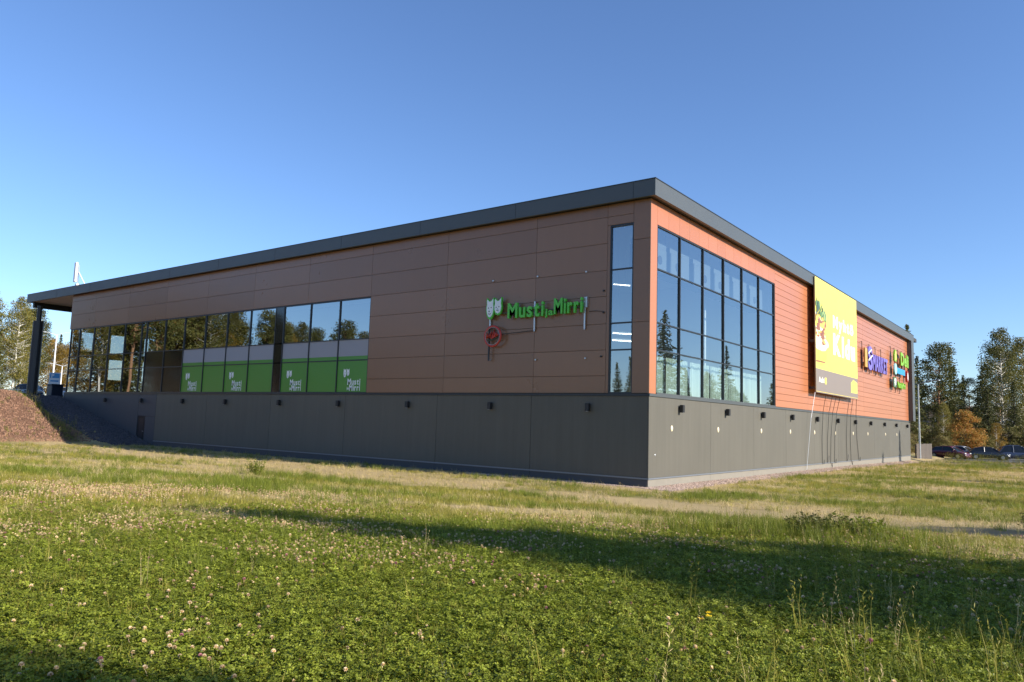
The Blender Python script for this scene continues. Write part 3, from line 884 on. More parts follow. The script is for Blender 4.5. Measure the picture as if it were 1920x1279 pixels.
for k in range(40):
    yy = r_.uniform(.05, 2.7); zz = 5.0 + .8 * (1 - (yy / 2.8) ** 2) * r_.uniform(.1, 1.1) - .12 * yy
    a = r_.uniform(.4, 2.4); l_ = r_.uniform(.3, .7); wd_ = r_.uniform(.06, .16)
    ca, sa = math.cos(a), math.sin(a)
    ban([(max(.03, yy + dx * ca - dz * sa), zz + dx * sa + dz * ca) for dx, dz in ((-l_ / 2, 0), (-l_ / 5, -wd_), (l_ / 4, -wd_ * .8), (l_ / 2, 0), (l_ / 4, wd_), (-l_ / 5, wd_))], lift, r_.choice(['ban_leaf', 'ban_leaf2', 'ban_leaf3']), 'lettuce')
    lift += .0004
ban([(.05, 1.98), (2.3, 2.0), (2.0, 1.9), (.05, 1.86)], .005, 'ban_brown', 'burger_shadow')
letters(bn, 'Nyhtö', 1.1, 0.006, (XB + .006, Y0 + 4.2, Z0 + 4.55), 5.6, MX_RIGHT, 'ban_white', bold=0.05)
letters(bn, 'KI du', 1.9, 0.006, (XB + .006, Y0 + 4.2, Z0 + 2.75), 6.0, MX_RIGHT, 'ban_white', bold=0.09)
letters(bn, 'Auki', 0.5, 0.006, (XB + .008, Y0 + .6, Z0 + .62), 1.25, MX_RIGHT, 'ban_white', bold=0.01)
letters(bn, 'S', 0.55, 0.006, (XB + .008, Y0 + 2.0, Z0 + .58), .42, MX_RIGHT, 'ban_yellow', bold=0.03)
ban([(8.9, .35), (10.75, .35), (10.75, 1.12), (9.6, 1.3), (8.9, 1.05)], .006, 'ban_yellow', 'yellow_tag')
MB().box(XB - .06, XB + .002, Y0 - .03, Y0, Z0, Z1).box(XB - .06, XB + .002, Y0, Y1, Z0 - .06, Z0).build('edge_trim', 'ban_grey', bn)
# tie cords hanging from the banner to the foot of the wall
CORDS = [(21.9, 20.9, 'pale'), (24.4, 24.6, ''), (26.0, 25.8, ''), (27.0, 26.6, ''), (28.0, 27.6, ''), (30.6, 31.0, ''), (31.6, 32.2, ''), (32.6, 34.6, '')]
for k, (ya, yb, c_) in enumerate(CORDS):
    if c_:
        MB().tube([(.40, ya, Z0 + .1), (.25, (ya + yb) / 2, 3.2), (.10, yb, .05)], .017, 6).build('tie_pole', 'galv', bn)['label'] = 'pale slanting tie pole under the near lower corner'
    else:
        zb_ = .1 + .25 * (k % 3)
        MB().tube([(.40, ya, Z0 + .05), (.16, ya * .6 + yb * .4, 3.7), (.06, ya * .3 + yb * .7, 2.0), (.05, yb, .35), (.09, yb + .25, zb_ - .05), (.05, yb + .45, zb_ + .2)], .016, 5).build('tie_cord', 'black', bn)

# ------------------------------------------------------------------ shop signs at the far end of the sunny side
XF = 0.36
def sign_mounts(par, ys, z0, z1):
    for y in ys:
        MB().box(.10, .14, y - .02, y + .02, z0, z1).build('mount_rod', 'black', par)
        for z in (z0 + .05, z1 - .05):
            MB().box(.001, .10, y - .015, y + .015, z - .015, z + .015).build('bracket', 'black', par)
s1 = thing('market_sign', 'purple market sign with large white striped S and yellow side', 'sign', (0, 0, 0))
sign_mounts(s1, (35.9, 38.4, 40.6, 42.8), 7.1, 9.5)
MB().box(.145, .2, 36.0, 44.1, 7.75, 7.85).build('rail', 'black', s1)
MB().bevbox(.22, XF - .02, 36.0, 36.75, 7.5, 9.0, .02).build('emblem_box', 'sign_yellow', s1)
letters(s1, 'S', 2.5, .14, (XF - .07, 36.95, 7.45), 1.5, MX_RIGHT, 'sign_purple', bold=.08)
MB().add([(XF + .03, 36.9, 8.0), (XF + .03, 38.3, 8.5), (XF + .03, 38.3, 8.65), (XF + .03, 36.9, 8.15)], [(0, 1, 2, 3)]).build('stripe', 'sign_white', s1)
MB().add([(XF + .03, 36.9, 8.55), (XF + .03, 38.0, 8.95), (XF + .03, 38.0, 9.08), (XF + .03, 36.9, 8.7)], [(0, 1, 2, 3)]).build('stripe', 'sign_white', s1)
letters(s1, 'MARKET', 1.75, .14, (XF - .07, 38.6, 7.48), 5.7, MX_RIGHT, 'sign_purple', bold=.06, gap=.05)

s2 = thing('deli_sign', 'lime green deli sign with yellow leaf emblem above the blue sign', 'sign', (0, 0, 0))
sign_mounts(s2, (46.9, 48.6, 50.3, 52.0, 53.6), 8.5, 10.2)
leaf = [(47.1, 8.9), (47.12, 9.4), (47.4, 9.85), (47.85, 9.95), (48.1, 9.5), (48.12, 9.1), (47.9, 8.85)]
n = len(leaf)
MB().add([(XF + .05, a, b_) for a, b_ in leaf] + [(.28, a, b_) for a, b_ in leaf], [tuple(range(n)), tuple(reversed(range(n, 2 * n)))] + [(i, i + n, (i + 1) % n + n, (i + 1) % n) for i in range(n)]).build('emblem', 'sign_lime', s2)
MB().add([(XF + .056, 47.3 + (a - 47.6) * .6 + .3, 9.35 + (b_ - 9.35) * .75) for a, b_ in leaf], [tuple(range(n))]).build('emblem_face', 'ban_yellow', s2)
letters(s2, 'Deli', 1.6, .10, (XF - .05, 50.4, 8.8), 3.8, MX_RIGHT, 'sign_lime', bold=.06, gap=.06)

s3 = thing('blue_sign', 'blue plate sign with round pale blue emblem below the lime sign', 'sign', (0, 0, 0))
sign_mounts(s3, (47.0, 49.0, 51.0), 7.5, 8.9)
circ = [(.0, 47.75 + .55 * math.cos(a), 8.2 + .5 * math.sin(a)) for a in np.linspace(0, 2 * PI, 21)[:-1]]
MB().add([(XF + .03, q[1], q[2]) for q in circ] + [(.28, q[1], q[2]) for q in circ], [tuple(range(20)), tuple(reversed(range(20, 40)))] + [(i, i + 20, (i + 1) % 20 + 20, (i + 1) % 20) for i in range(20)]).build('emblem', 'sign_cyan', s3)
MB().bevbox(.28, XF, 48.6, 52.3, 7.85, 8.4, .02).build('plate', 'sign_blue', s3)

s4 = thing('pet_sign', 'lime lettered pet shop sign with white heads emblem, lowest of the stacked signs', 'sign', (0, 0, 0))
sign_mounts(s4, (46.8, 48.8, 50.8), 6.1, 7.6)
MB().bevbox(.26, XF - .01, 46.8, 48.3, 6.5, 7.45, .05).build('emblem_box', 'sign_dark', s4)
animal_heads(s4, MX_RIGHT, 47.25, 6.95, .42, XF + .02, .02, 'sign_lime')
letters(s4, 'MustijaMirri', .72, .12, (XF - .06, 48.7, 6.62), 3.7, MX_RIGHT, 'sign_lime', bold=.03, gap=.03)
MB().box(.2, XF - .14, 48.6, 52.3, 6.8, 7.0).build('rail', 'sign_dark', s4)

s5 = thing('red_round_sign', 'small red and white round sign beside the end fin', 'sign', (0, 0, 0))
circ = [(53.7 + .28 * math.cos(a), 7.9 + .55 * math.sin(a)) for a in np.linspace(0, 2 * PI, 21)[:-1]]
MB().add([(XF, a, b_) for a, b_ in circ] + [(.16, a, b_) for a, b_ in circ], [tuple(range(20)), tuple(reversed(range(20, 40)))] + [(i, i + 20, (i + 1) % 20 + 20, (i + 1) % 20) for i in range(20)]).build('disc', 'sign_red', s5)
circ2 = [(53.7 + (a - 53.7) * .7, 7.9 + (b_ - 7.9) * .7) for a, b_ in circ]
MB().add([(XF + .004, a, b_) for a, b_ in circ2], [tuple(range(20))]).build('face', 'sign_white', s5)
MB().box(.001, .16, 53.5, 53.7, 7.8, 8.0).build('bracket', 'black', s5)

# ------------------------------------------------------------------ antenna on the roof
an = thing('roof_antenna', 'white panel antenna with slanting stay on the roof edge', 'antenna', (-53.2, .6, ZT))
MB().tube([(0, 0, -.05), (0, 0, 2.1)], .05, 8).build('mast', 'galv', an)
MB().bevbox(-.20, .14, -.30, -.12, .62, 2.3, .04).build('antenna_panel', 'white_paint', an)
MB().tube([(.05, .0, 1.5), (1.2, .3, -.02)], .035, 6).build('stay', 'white_paint', an)
MB().bevbox(-.08, .18, -.16, .12, .22, .5, .02).build('junction_box', 'white_paint', an)
MB().box(-.25, .25, -.25, .25, -.05, .02).build('base_plate', 'galv', an)

# ------------------------------------------------------------------ street furniture
def lamp_post(label, loc, h, rz, two=True, mat='white_paint', head='galv'):
    l = thing('street_lamp', label, 'street lamp', loc, rz, 'street lamps')
    MB().tube([(0, 0, -.2), (0, 0, h * .5), (0, 0, h)], [.10, .085, .06], 10).build('pole', mat, l)
    for s in ((1, -1) if two else (1,)):
        MB().tube([(0, 0, h - .02), (s * .9, 0, h + .25), (s * 1.7, 0, h + .34)], .035, 6).build('arm', mat, l)
        MB().bevbox(min(s * 1.6, s * 2.3), max(s * 1.6, s * 2.3), -.14, .14, h + .27, h + .40, .03).build('lamp_head', head, l)
    return l
lamp_post('tall white double arm street lamp beside the canopy column', (-82.0, 10.8, 3.3), 7.6, 0.75, True, 'white_paint', 'fascia')
lamp_post('farther low street lamp at the left end of the shaded wall', (-104.9, 21.0, 3.3), 5.2, 0.75, True)
lamp_post('grey street lamp rising beside the far corner of the store', (-0.15, 62.6, -.3), 8.0, -0.4, False, 'galv', 'galv')

ps = thing('parking_sign', 'blue and white parking sign on two posts by the canopy', 'sign', (-67.9, 5.4, 3.32), 0.95)
MB().bevbox(-.5, .5, -.05, .05, 1.2, 2.55, .01).build('board', 'white_paint', ps)
MB().box(-.42, .42, -.056, -.051, 2.02, 2.48).build('blue_field', 'sign_blue', ps)
MB().box(-.36, .36, -.056, -.051, 1.66, 1.80).build('blue_stripe', 'sign_blue', ps)
me_, wd_ = text_mesh('P', .5, .004, .02, 0, 'sign_white')
me_.transform(Matrix.Translation((-.3, -.06, 2.07)) @ MX_LEFT)
put('letter', me_, ps)
for x in (-.4, .4):
    MB().tube([(x, .06, 0), (x, .06, 2.5)], .03, 6).build('post', 'galv', ps)

rl = thing('guard_rail', 'grey pipe railing along the top of the earth bank', 'railing', (-64.0, 2.0, 3.32), math.atan2(-1.1, -4.8))
for z in (.42, .68):
    MB().tube([(0, 0, z), (12, 0, z)], .035, 6).build('rail', 'galv', rl)
for k in range(7):
    MB().tube([(k * 2.0, 0, -.2), (k * 2.0, 0, .7)], .04, 6).build('post', 'galv', rl)

bnb = thing('litter_bin', 'dark blue container standing by the canopy column', 'bin', (-62.6, 3.4, 3.32))
MB().bevbox(-.55, .55, -.5, .5, .1, 1.15, .05).build('body', 'bin_blue', bnb)
MB().bevbox(-.6, .6, -.55, .55, 1.15, 1.27, .03).build('lid', 'bin_blue', bnb)
for x in (-.4, .4):
    MB().tube([(x, -.52, .1), (x, -.4, .1)], .1, 8).build('wheel', 'tyre', bnb)

# slat fence by the far corner
fn = thing('slat_fence', 'grey weathered wooden slat fence at the far corner of the store', 'fence', (-0.3, 61.6, -.32), math.atan2(10.0, 1.15))
for k in range(22):
    h = 1.75 + random.uniform(-.03, .03)
    MB().box(k * .25, k * .25 + .2, -.012, .012, .05, h).build('slat', 'wood_grey', fn)
for z in (.4, 1.4):
    MB().box(0, 5.5, .013, .06, z, z + .09).build('rail', 'wood_grey', fn)
for k in range(3):
    MB().box(k * 2.45, k * 2.45 + .1, .062, .16, -.2, 1.7).build('post', 'wood_grey', fn)

# low dark house behind the trees
hs = thing('low_house', 'low dark flat roofed house with white eave behind the trees', 'house', (-3.5, 150, -.3), 0.55)
MB().box(-9, 9, 0, 8, 0, 8.4).build('wall', 'house_wall', hs)
MB().box(-9.5, 9.5, -.6, 8.6, 8.4, 8.75).build('roof', 'house_eave', hs)
for k in range(5):
    w_ = MB().box(-7.8 + k * 3.3, -6.2 + k * 3.3, -.04, .02, 4.6, 6.2).build('window', 'house_eave', hs)
    MB().box(-7.7 + k * 3.3, -6.3 + k * 3.3, -.05, -.041, 4.7, 6.1).build('pane', 'car_glass', w_)

# ------------------------------------------------------------------ cars
def loft(st, sec):
    """st: stations, sec(station) -> ring of points"""
    rings = [sec(s) for s in st]
    n = len(rings[0])
    mb_ = MB()
    vs = [p_ for r_ in rings for p_ in r_]
    fs_ = []
    for i in range(len(rings) - 1):
        for k in range(n):
            fs_.append((i * n + k, i * n + (k + 1) % n, (i + 1) * n + (k + 1) % n, (i + 1) * n + k))
    fs_ += [tuple(reversed(range(n))), tuple((len(rings) - 1) * n + k for k in range(n))]
    return mb_.add(vs, fs_)
def make_car(label, loc, rz, paint, tall=1.0, group='cars parked behind the lawn'):
    c_ = thing('parked_car', label, 'car', loc, rz, group)
    st = [(-2.18, .55, .62), (-2.12, .80, .76), (-1.7, .93, .85), (-.9, .95, .88), (.5, .93, .88), (1.1, .88, .88), (1.75, .76, .84), (2.08, .62, .74), (2.16, .48, .64)]
    loft(st, lambda s: [(s[0], -s[2] * .9, .2), (s[0], -s[2], .42), (s[0], -s[2] * .98, s[1] * .82), (s[0], -s[2] * .9, s[1]), (s[0], 0, s[1] + .03), (s[0], s[2] * .9, s[1]), (s[0], s[2] * .98, s[1] * .82), (s[0], s[2], .42), (s[0], s[2] * .9, .2)]).build('body', paint, c_, smooth=True)
    cab = [(-1.95, .92, .70), (-1.35, 1.30 * tall, .60), (-.6, 1.44 * tall, .58), (.25, 1.43 * tall, .58), (.55, 1.33 * tall, .60), (1.25, .88, .72)]
    loft(cab, lambda s: [(s[0], -.8, .86), (s[0], -s[2], s[1] - .02), (s[0], 0, s[1] + .01), (s[0], s[2], s[1] - .02), (s[0], .8, .86)]).build('windows', 'car_glass', c_, smooth=False)
    top = [(-1.4, 1.29 * tall, .60), (-.6, 1.45 * tall, .585), (.25, 1.44 * tall, .585), (.5, 1.36 * tall, .60)]
    loft(top, lambda s: [(s[0], -s[2] - .015, s[1] - .05), (s[0], -s[2], s[1]), (s[0], 0, s[1] + .03), (s[0], s[2], s[1]), (s[0], s[2] + .015, s[1] - .05)]).build('roof', paint, c_, smooth=True)
    for s in (-1, 1):
        for pts_ in ([(-1.9, s * .80, .9), (-1.38, s * .62, 1.27 * tall)], [(-.45, s * .805, .9), (-.45, s * .60, 1.42 * tall)], [(1.2, s * .79, .88), (.5, s * .62, 1.34 * tall)]):
            MB().tube(pts_, .035, 5).build('pillar', paint, c_)
        for x in (-1.35, 1.35):
            wh = MB().tube([(x, s * .72, .32), (x, s * .90, .32)], .32, 18).build('wheel', 'tyre', c_)
            MB().tube([(x, s * .885, .32), (x, s * .91, .32)], .2, 14).build('rim', 'alloy', wh)
        MB().ell((2.03, s * .55, .66), .12, .17, .08, 8, 6).build('headlight', 'lens_clear', c_, smooth=True)
        MB().ell((-2.12, s * .62, .78), .06, .13, .09, 8, 6).build('taillight', 'lens_red', c_, smooth=True)
        MB().bevbox(.85, 1.02, s * .98 - .06, s * .98 + .06, .9, 1.02, .02).build('mirror', paint, c_)
    return c_
make_car('dark red car parked beside the wooden fence', (1.0, 75.2, -.285), -0.35, 'car_red')
make_car('silver car parked behind the dark red one', (1.6, 80.6, -.285), -0.3, 'car_silver')
make_car('black car parked alone under the trees, right of the red one', (4.6, 77.6, -.285), 0.25, 'car_black', 1.02)
make_car('dark blue van-like car at the right edge behind the lawn', (7.2, 80.6, -.285), 0.3, 'car_blue', 1.22)
make_car('black car behind the pipe railing at the left edge', (-74.5, 5.5, 3.345), -0.8, 'car_black', 1.0, 'cars parked by the canopy')
make_car('white car parked near the canopy column', (-76, 11.0, 3.345), 0.9, 'car_white', 1.0, 'cars parked by the canopy')
make_car('silver car half hidden behind the left end of the store', (-68.5, 9.2, 3.345), -0.5, 'car_silver', 1.0, 'cars parked by the canopy')

# ------------------------------------------------------------------ trees
def cards(cen, dirs, L, W, seed):
    """small folded leaf sprays: arrays of centres, directions, lengths, widths -> verts, faces (two triangles each)"""
    r_ = np.random.default_rng(seed)
    n = len(cen)
    d = dirs / np.maximum(np.linalg.norm(dirs, axis=1, keepdims=True), 1e-6)
    rnd = r_.normal(size=(n, 3))
    s = np.cross(d, rnd); s /= np.maximum(np.linalg.norm(s, axis=1, keepdims=True), 1e-6)
    L = np.asarray(L).reshape(-1, 1) * np.ones((n, 1)); W = np.asarray(W).reshape(-1, 1) * np.ones((n, 1))
    a = cen - d * L * .5; c_ = cen + d * L * .5
    b1 = cen + s * W * .5; b2 = cen - s * W * .5
    v = np.stack([a, b1, c_, b2], 1).reshape(-1, 3)
    f = np.arange(n * 4).reshape(-1, 4)
    return v, f
def mesh_np(name, v, f, mat):
    me_ = bpy.data.meshes.new(name)
    me_.vertices.add(len(v)); me_.vertices.foreach_set('co', np.asarray(v, np.float32).ravel())
    me_.loops.add(len(f) * 4); me_.loops.foreach_set('vertex_index', np.asarray(f, np.int32).ravel())
    me_.polygons.add(len(f)); me_.polygons.foreach_set('loop_start', np.arange(len(f), dtype=np.int32) * 4)
    me_.polygons.foreach_set('loop_total', np.full(len(f), 4, np.int32))
    me_.update(calc_edges=True)
    me_.materials.append(MATS[mat])
    return me_

def spruce_mesh(seed, Ht, Rb, bare=.06, dens=1.0, mat='spruce_leaf'):
    r_ = np.random.default_rng(seed)
    tr = MB().tube([(0, 0, -.3), (.03, 0, Ht * .4), (0, .03, Ht * .8), (0, 0, Ht * .99)], [Ht * .013, Ht * .010, Ht * .005, .012], 7)
    cen = []; dr_ = []; Ls = []; Ws = []
    z = Ht * bare
    while z < Ht * .985:
        h = z / Ht
        prof = (1 - h) ** .82 * (1 - .25 * max(0, .18 - h) / .18)
        nb = max(4, int(r_.uniform(5.5, 8.5) * (1 - .25 * h)))
        a0 = r_.uniform(0, 2 * PI)
        for k in range(nb):
            an = a0 + 2 * PI * k / nb + r_.uniform(-.3, .3)
            L = max(.15, Rb * prof * r_.uniform(.62, 1.12))
            zb = z + r_.uniform(-.2, .2)
            ns = max(2, int(L / .17 * dens))
            up_ = .25 * h - .22
            if L > .7:
                tr.tube([(0, 0, zb), (math.cos(an) * L * .55, math.sin(an) * L * .55, zb + up_ * L * .6)], [.03, .012], 4, cap=False)
            for t_ in np.linspace(.12, 1.0, ns):
                rr = L * t_
                zz = zb + up_ * rr * 1.1 - .10 * L * math.sin(t_ * PI) + .07 * L * t_ * t_
                for q in range(3):
                    sp = .20 * L * (1 - .55 * t_) + .05
                    px = math.cos(an) * rr + r_.normal() * sp * .7
                    py = math.sin(an) * rr + r_.normal() * sp * .7
                    cen.append((px, py, zz + r_.normal() * .06 - abs(r_.normal()) * .08))
                    da = an + r_.normal() * .7
                    dr_.append((math.cos(da), math.sin(da), -.35 + r_.normal() * .25))
                    Ls.append(r_.uniform(.28, .55)); Ws.append(r_.uniform(.09, .19))
        z += r_.uniform(.26, .46) * (1.15 - .45 * h)
    v, f = cards(np.array(cen), np.array(dr_), np.array(Ls), np.array(Ws), seed + 1)
    return tr.mesh('trunk', 'bark'), mesh_np('crown', v, f, mat)

def broad_mesh(seed, Ht, R, base, mat, bark, nclump=46, per=120, leaf=.2, droop=0.0, trunk_r=.012, oval=1.0):
    """pine, birch and maple: limbs that end in leaf clumps inside an uneven egg"""
    r_ = np.random.default_rng(seed)
    lean = r_.normal(0, .02, 2)
    tr = MB().tube([(0, 0, -.3), (lean[0] * Ht * .5, lean[1] * Ht * .5, Ht * .5), (lean[0] * Ht, lean[1] * Ht, Ht * .93)], [Ht * trunk_r, Ht * trunk_r * .72, .03], 8)
    cen = []; dr_ = []; Ls = []; Ws = []
    zc = (base + 1) / 2 * Ht; hz = (1 - base) / 2 * Ht
    for k in range(nclump):
        u_ = -1 + 2 * (k + r_.uniform(0, 1)) / nclump
        an = r_.uniform(0, 2 * PI)
        prof = (1 - abs(u_) ** 2.2) ** .5 * (1 - .38 * u_ * oval) + .05
        rad = R * prof * (r_.uniform(.25, 1.0) ** .6) * r_.uniform(.8, 1.18)
        c_ = np.array([math.cos(an) * rad + lean[0] * (zc + u_ * hz), math.sin(an) * rad + lean[1] * (zc + u_ * hz), zc + u_ * hz * .97])
        zb = max(Ht * base * .85, c_[2] - rad * r_.uniform(.35, .8))
        tr.tube([(lean[0] * zb, lean[1] * zb, zb), tuple(c_ * np.array([.6, .6, 0]) + np.array([0, 0, zb + (c_[2] - zb) * .5])), tuple(c_)], [.006 * Ht * .55, .022, .008], 4, cap=False)
        sz = R * r_.uniform(.16, .32)
        m_ = int(per * r_.uniform(.6, 1.25))
        p_ = np.clip(r_.normal(size=(m_, 3)), -1.5, 1.5) * np.array([sz, sz, sz * .62]) * .75
        p_[:, 2] -= droop * np.abs(r_.normal(size=m_)) * sz
        cen.append(c_ + p_)
        d_ = p_ + r_.normal(size=(m_, 3)) * sz * .8
        d_[:, 2] -= droop * sz
        dr_.append(d_)
        Ls.append(r_.uniform(.7, 1.3, m_) * leaf); Ws.append(r_.uniform(.4, .75, m_) * leaf)
    v, f = cards(np.concatenate(cen), np.concatenate(dr_), np.concatenate(Ls), np.concatenate(Ws), seed + 1)
    return tr.mesh('trunk', bark), mesh_np('crown', v, f, mat)

KINDS = {
    'spruce': [spruce_mesh(11, 16, 2.9), spruce_mesh(12, 17, 2.5, dens=.85), spruce_mesh(13, 14, 3.3, dens=.9)],
    'wide_spruce': [spruce_mesh(16, 15, 5.6, dens=1.0)],
    'thin_spruce': [spruce_mesh(14, 16, 2.6, dens=.42), spruce_mesh(15, 13, 2.0, dens=.5)],
    'pine': [broad_mesh(21, 17, 2.6, .42, 'pine_leaf', 'pine_bark', 92, 130, .24, oval=.5), broad_mesh(22, 16, 2.9, .34, 'pine_leaf', 'pine_bark', 96, 130, .24, oval=.4)],
    'birch': [broad_mesh(31, 16, 2.4, .22, 'birch_leaf', 'birch_bark', 120, 120, .19, droop=.8, trunk_r=.008), broad_mesh(32, 15, 2.2, .28, 'birch_leaf', 'birch_bark', 105, 120, .19, droop=.8, trunk_r=.008)],
    'autumn': [broad_mesh(41, 12, 2.9, .12, 'autumn_leaf', 'bark', 72, 110, .22, droop=.3), broad_mesh(42, 13, 2.5, .15, 'autumn_leaf', 'birch_bark', 66, 110, .22, droop=.4)],
    'maple': [broad_mesh(51, 7.4, 2.5, .14, 'maple_leaf', 'bark', 80, 130, .22, droop=.1, oval=1.0)],
    'under': [broad_mesh(61, 5.0, 2.4, .05, 'weed_leaf', 'bark', 50, 120, .22, oval=.3)],
}
HT = {'wide_spruce': (15,), 'spruce': (16, 17, 14), 'thin_spruce': (16, 13), 'pine': (17, 16), 'birch': (16, 15), 'autumn': (12, 13), 'maple': (7.4,), 'under': (5.0,)}
NM = {'wide_spruce': 'spruce_tree', 'spruce': 'spruce_tree', 'thin_spruce': 'spruce_tree', 'pine': 'pine_tree', 'birch': 'birch_tree', 'autumn': 'autumn_tree', 'maple': 'maple_tree', 'under': 'bush'}
tcount = [0]
def tree(kind, x, y, h, label, group, z=None, var=None):
    i = tcount[0]; tcount[0] += 1
    v = (i if var is None else var) % len(KINDS[kind])
    tm, cm = KINDS[kind][v]
    o = thing(NM[kind], label, 'bush' if kind == 'under' else 'tree', (x, y, float(gz(x, y)) - .05 if z is None else z), i * 2.399, group, h / HT[kind][v])
    put('trunk', tm, o); put('crown', cm, o)
    return o
# visible, right behind the car park
GR = 'trees behind the car park'
tree('spruce', -4.6, 84.0, 17.2, 'dark tall spruce rising straight behind the far corner of the store', GR, var=1)
tree('pine', -2.6, 93, 15.2, 'bushy pine just right of the far corner of the store', GR, var=1)
tree('spruce', -5.2, 95, 14.0, 'dense dark spruce filling the gap beside the store corner', GR, var=0)
tree('pine', -0.6, 112, 11.5, 'round low pine beyond the orange maple', GR, var=1)
tree('birch', -2.6, 99, 10.0, 'young yellow green birch behind the ochre tree', GR, var=1)
tree('spruce', 6.2, 97, 10.5, 'dark spruce low under the tall birch', GR, var=1)
tree('thin_spruce', -2.4, 106, 16.2, 'thin see-through spruce against the sky right of the store', GR, var=0)
tree('thin_spruce', -1.0, 98, 12.6, 'sparse lower spruce between thin spruce and orange maple', GR, var=1)
tree('thin_spruce', -3.2, 129, 13.4, 'small pale distant spruce in the gap of the tree line', GR, var=0)
tree('spruce', 1.6, 108, 13.4, 'dark spruce left of the tall birch on the right', GR, var=2)
tree('birch', 4.6, 100, 18.4, 'tall birch with pale trunk near the right edge', GR, var=0)
tree('birch', 6.9, 106, 17.6, 'yellowing birch cut by the right edge', GR, var=1)
tree('pine', 3.2, 114, 17.0, 'pine behind the tall birch on the right', GR, var=0)
tree('maple', 1.4, 87.6, 5.9, 'orange and yellow autumn maple above the parked cars', GR)
tree('spruce', 3.4, 94, 9.6, 'low dark spruce right of the orange maple', GR, var=0)
tree('birch', -1.6, 91, 7.0, 'small olive tree left of the orange maple', GR, var=0)
tree('autumn', 4.4, 91, 4.6, 'small reddish young tree beside the dark parked car', GR, var=1)
for k, (x, y, h) in enumerate(((-3.2, 86, 3.6), (-0.6, 92, 3.4), (2.8, 90, 3.2), (5.6, 95, 4.0), (8.2, 97, 4.4), (-5.6, 90, 4.4), (3.0, 101, 4.6), (7.0, 101, 4.6), (-2.5, 100, 5.0), (-4.0, 80, 2.6), (-1.0, 84, 2.4), (1.5, 95, 5.2), (0.2, 104, 6.0))):
    tree('under', x, y, h, 'dark brown green bush in the undergrowth behind the parked cars', 'undergrowth bushes behind the cars')
# visible, left beyond the canopy
GL = 'trees beyond the parking lot on the left'
tree('pine', -106, 11.6, 15.2, 'green pine at the very left edge', GR and GL, var=0)
tree('birch', -98.6, 12.6, 13.8, 'tall birch with white trunk left of the canopy column', GL, var=0)
tree('birch', -109, 18.4, 14.0, 'birch closest to the canopy column on its left', GL, var=1)
tree('spruce', -97, 9.6, 9.8, 'low spruce below the pine at the left edge', GL, var=2)
tree('pine', -118, 14.6, 15.6, 'farther pine behind the left edge birches', GL, var=1)
tree('autumn', -112, 15.5, 9.5, 'olive autumn tree low between the two birches', GL, var=0)
tree('birch', -101.5, 10.0, 12.0, 'golden leaning birch low at the left edge', GL, var=1)
tree('birch', -104.5, 15.6, 12.5, 'thin golden birch between the white trunks', GL, var=0)
tree('pine', -114, 19.5, 14.0, 'dark pine just behind the canopy column', GL, var=0)
for k, (x, y, h) in enumerate(((-136, 29.5, 11.4), (-131, 30.2, 10.6), (-138, 35.4, 11.6), (-140, 33.4, 12.2), (-143, 36.4, 11.0), (-147, 40.5, 12.0), (-150, 44, 11.6))):
    tree('autumn', x, y, h, f'golden autumn tree seen under the canopy, {ORD[k]} from the column', GL, var=k)
for k, (x, y, h) in enumerate(((-160, 37, 15), (-166, 45, 15.5), (-172, 52, 15.6))):
    tree('spruce', x, y, h, f'dark spruce top behind the golden trees under the canopy, {ORD[k]} from the column', GL, var=k)
# woods in front of the shaded side, seen only as reflections in its windows
GM = 'woods mirrored in the shaded windows'
r_ = random.Random(3)
for k in range(62):
    f_ = k / 61.0
    x = -102 - 30 * f_ + r_.uniform(-9, 9); y = -18 - 98 * f_ + r_.uniform(-3, 3)
    kind = r_.choice(['pine', 'birch', 'birch', 'pine', 'autumn', 'spruce'])
    h = (20.5 - 3.5 * f_ if kind != 'autumn' else 15) * r_.uniform(.88, 1.1)
    tree(kind, x, y, h, 'tree of the woods mirrored in the windows of the shaded wall', GM, z=3.2)
for k in range(14):
    x = -128 + 7.0 * k + r_.uniform(-3, 3); y = -128 - 2.6 * k + r_.uniform(-5, 5)
    tree(r_.choice(['pine', 'birch', 'autumn', 'spruce']), x, y, r_.uniform(16, 21), 'tree of the woods mirrored in the windows of the shaded wall', GM, z=1.5)
# woods on the sunny side, mirrored in the big window and casting the long shadows on the lawn
GS = 'conifers outside the frame mirrored in the big window'
for k, (x, y, h) in enumerate(((29.6, 63.5, 18.2), (30.5, 71, 11.0), (24.6, 71.5, 14.0), (36, 93, 12), (34, 120, 12), (40, 105, 10), (46, 130, 12), (38, 142, 13), (52, 150, 13), (33, 100, 9), (44, 118, 9), (58, 140, 12), (30, 76, 8), (36, 88, 7.5))):
    tree('pine' if k in (7, 9) else ('spruce' if k in (0, 2) else None) or ('spruce' if k % 3 else 'birch'), x, y, h, 'tree mirrored in the big window of the sunny wall', GS)
GSH = 'trees outside the frame that shade the lawn'
for k, (x, y, h, kd) in enumerate(((30.3, -15.3, 15.0, 'wide_spruce'), (33.2, -14.6, 13.4, 'pine'), (35.0, -16.0, 13.0, 'birch'), (31.5, -12.8, 13.0, 'thin_spruce'), (34.2, -4.7, 15.0, 'spruce'), (33.0, -21.4, 14.0, 'spruce'), (32.4, 23.4, 15.0, 'spruce'), (36.5, 9.6, 15.4, 'spruce'), (31, 34.0, 14.4, 'thin_spruce'), (28.7, 55.4, 18.0, 'spruce'), (29.4, 48.0, 16.2, 'spruce'), (37, 68.0, 16.0, 'birch'))):
    tree(kd, x, y, h, 'tree outside the picture whose long shadow falls across the lawn', GSH)

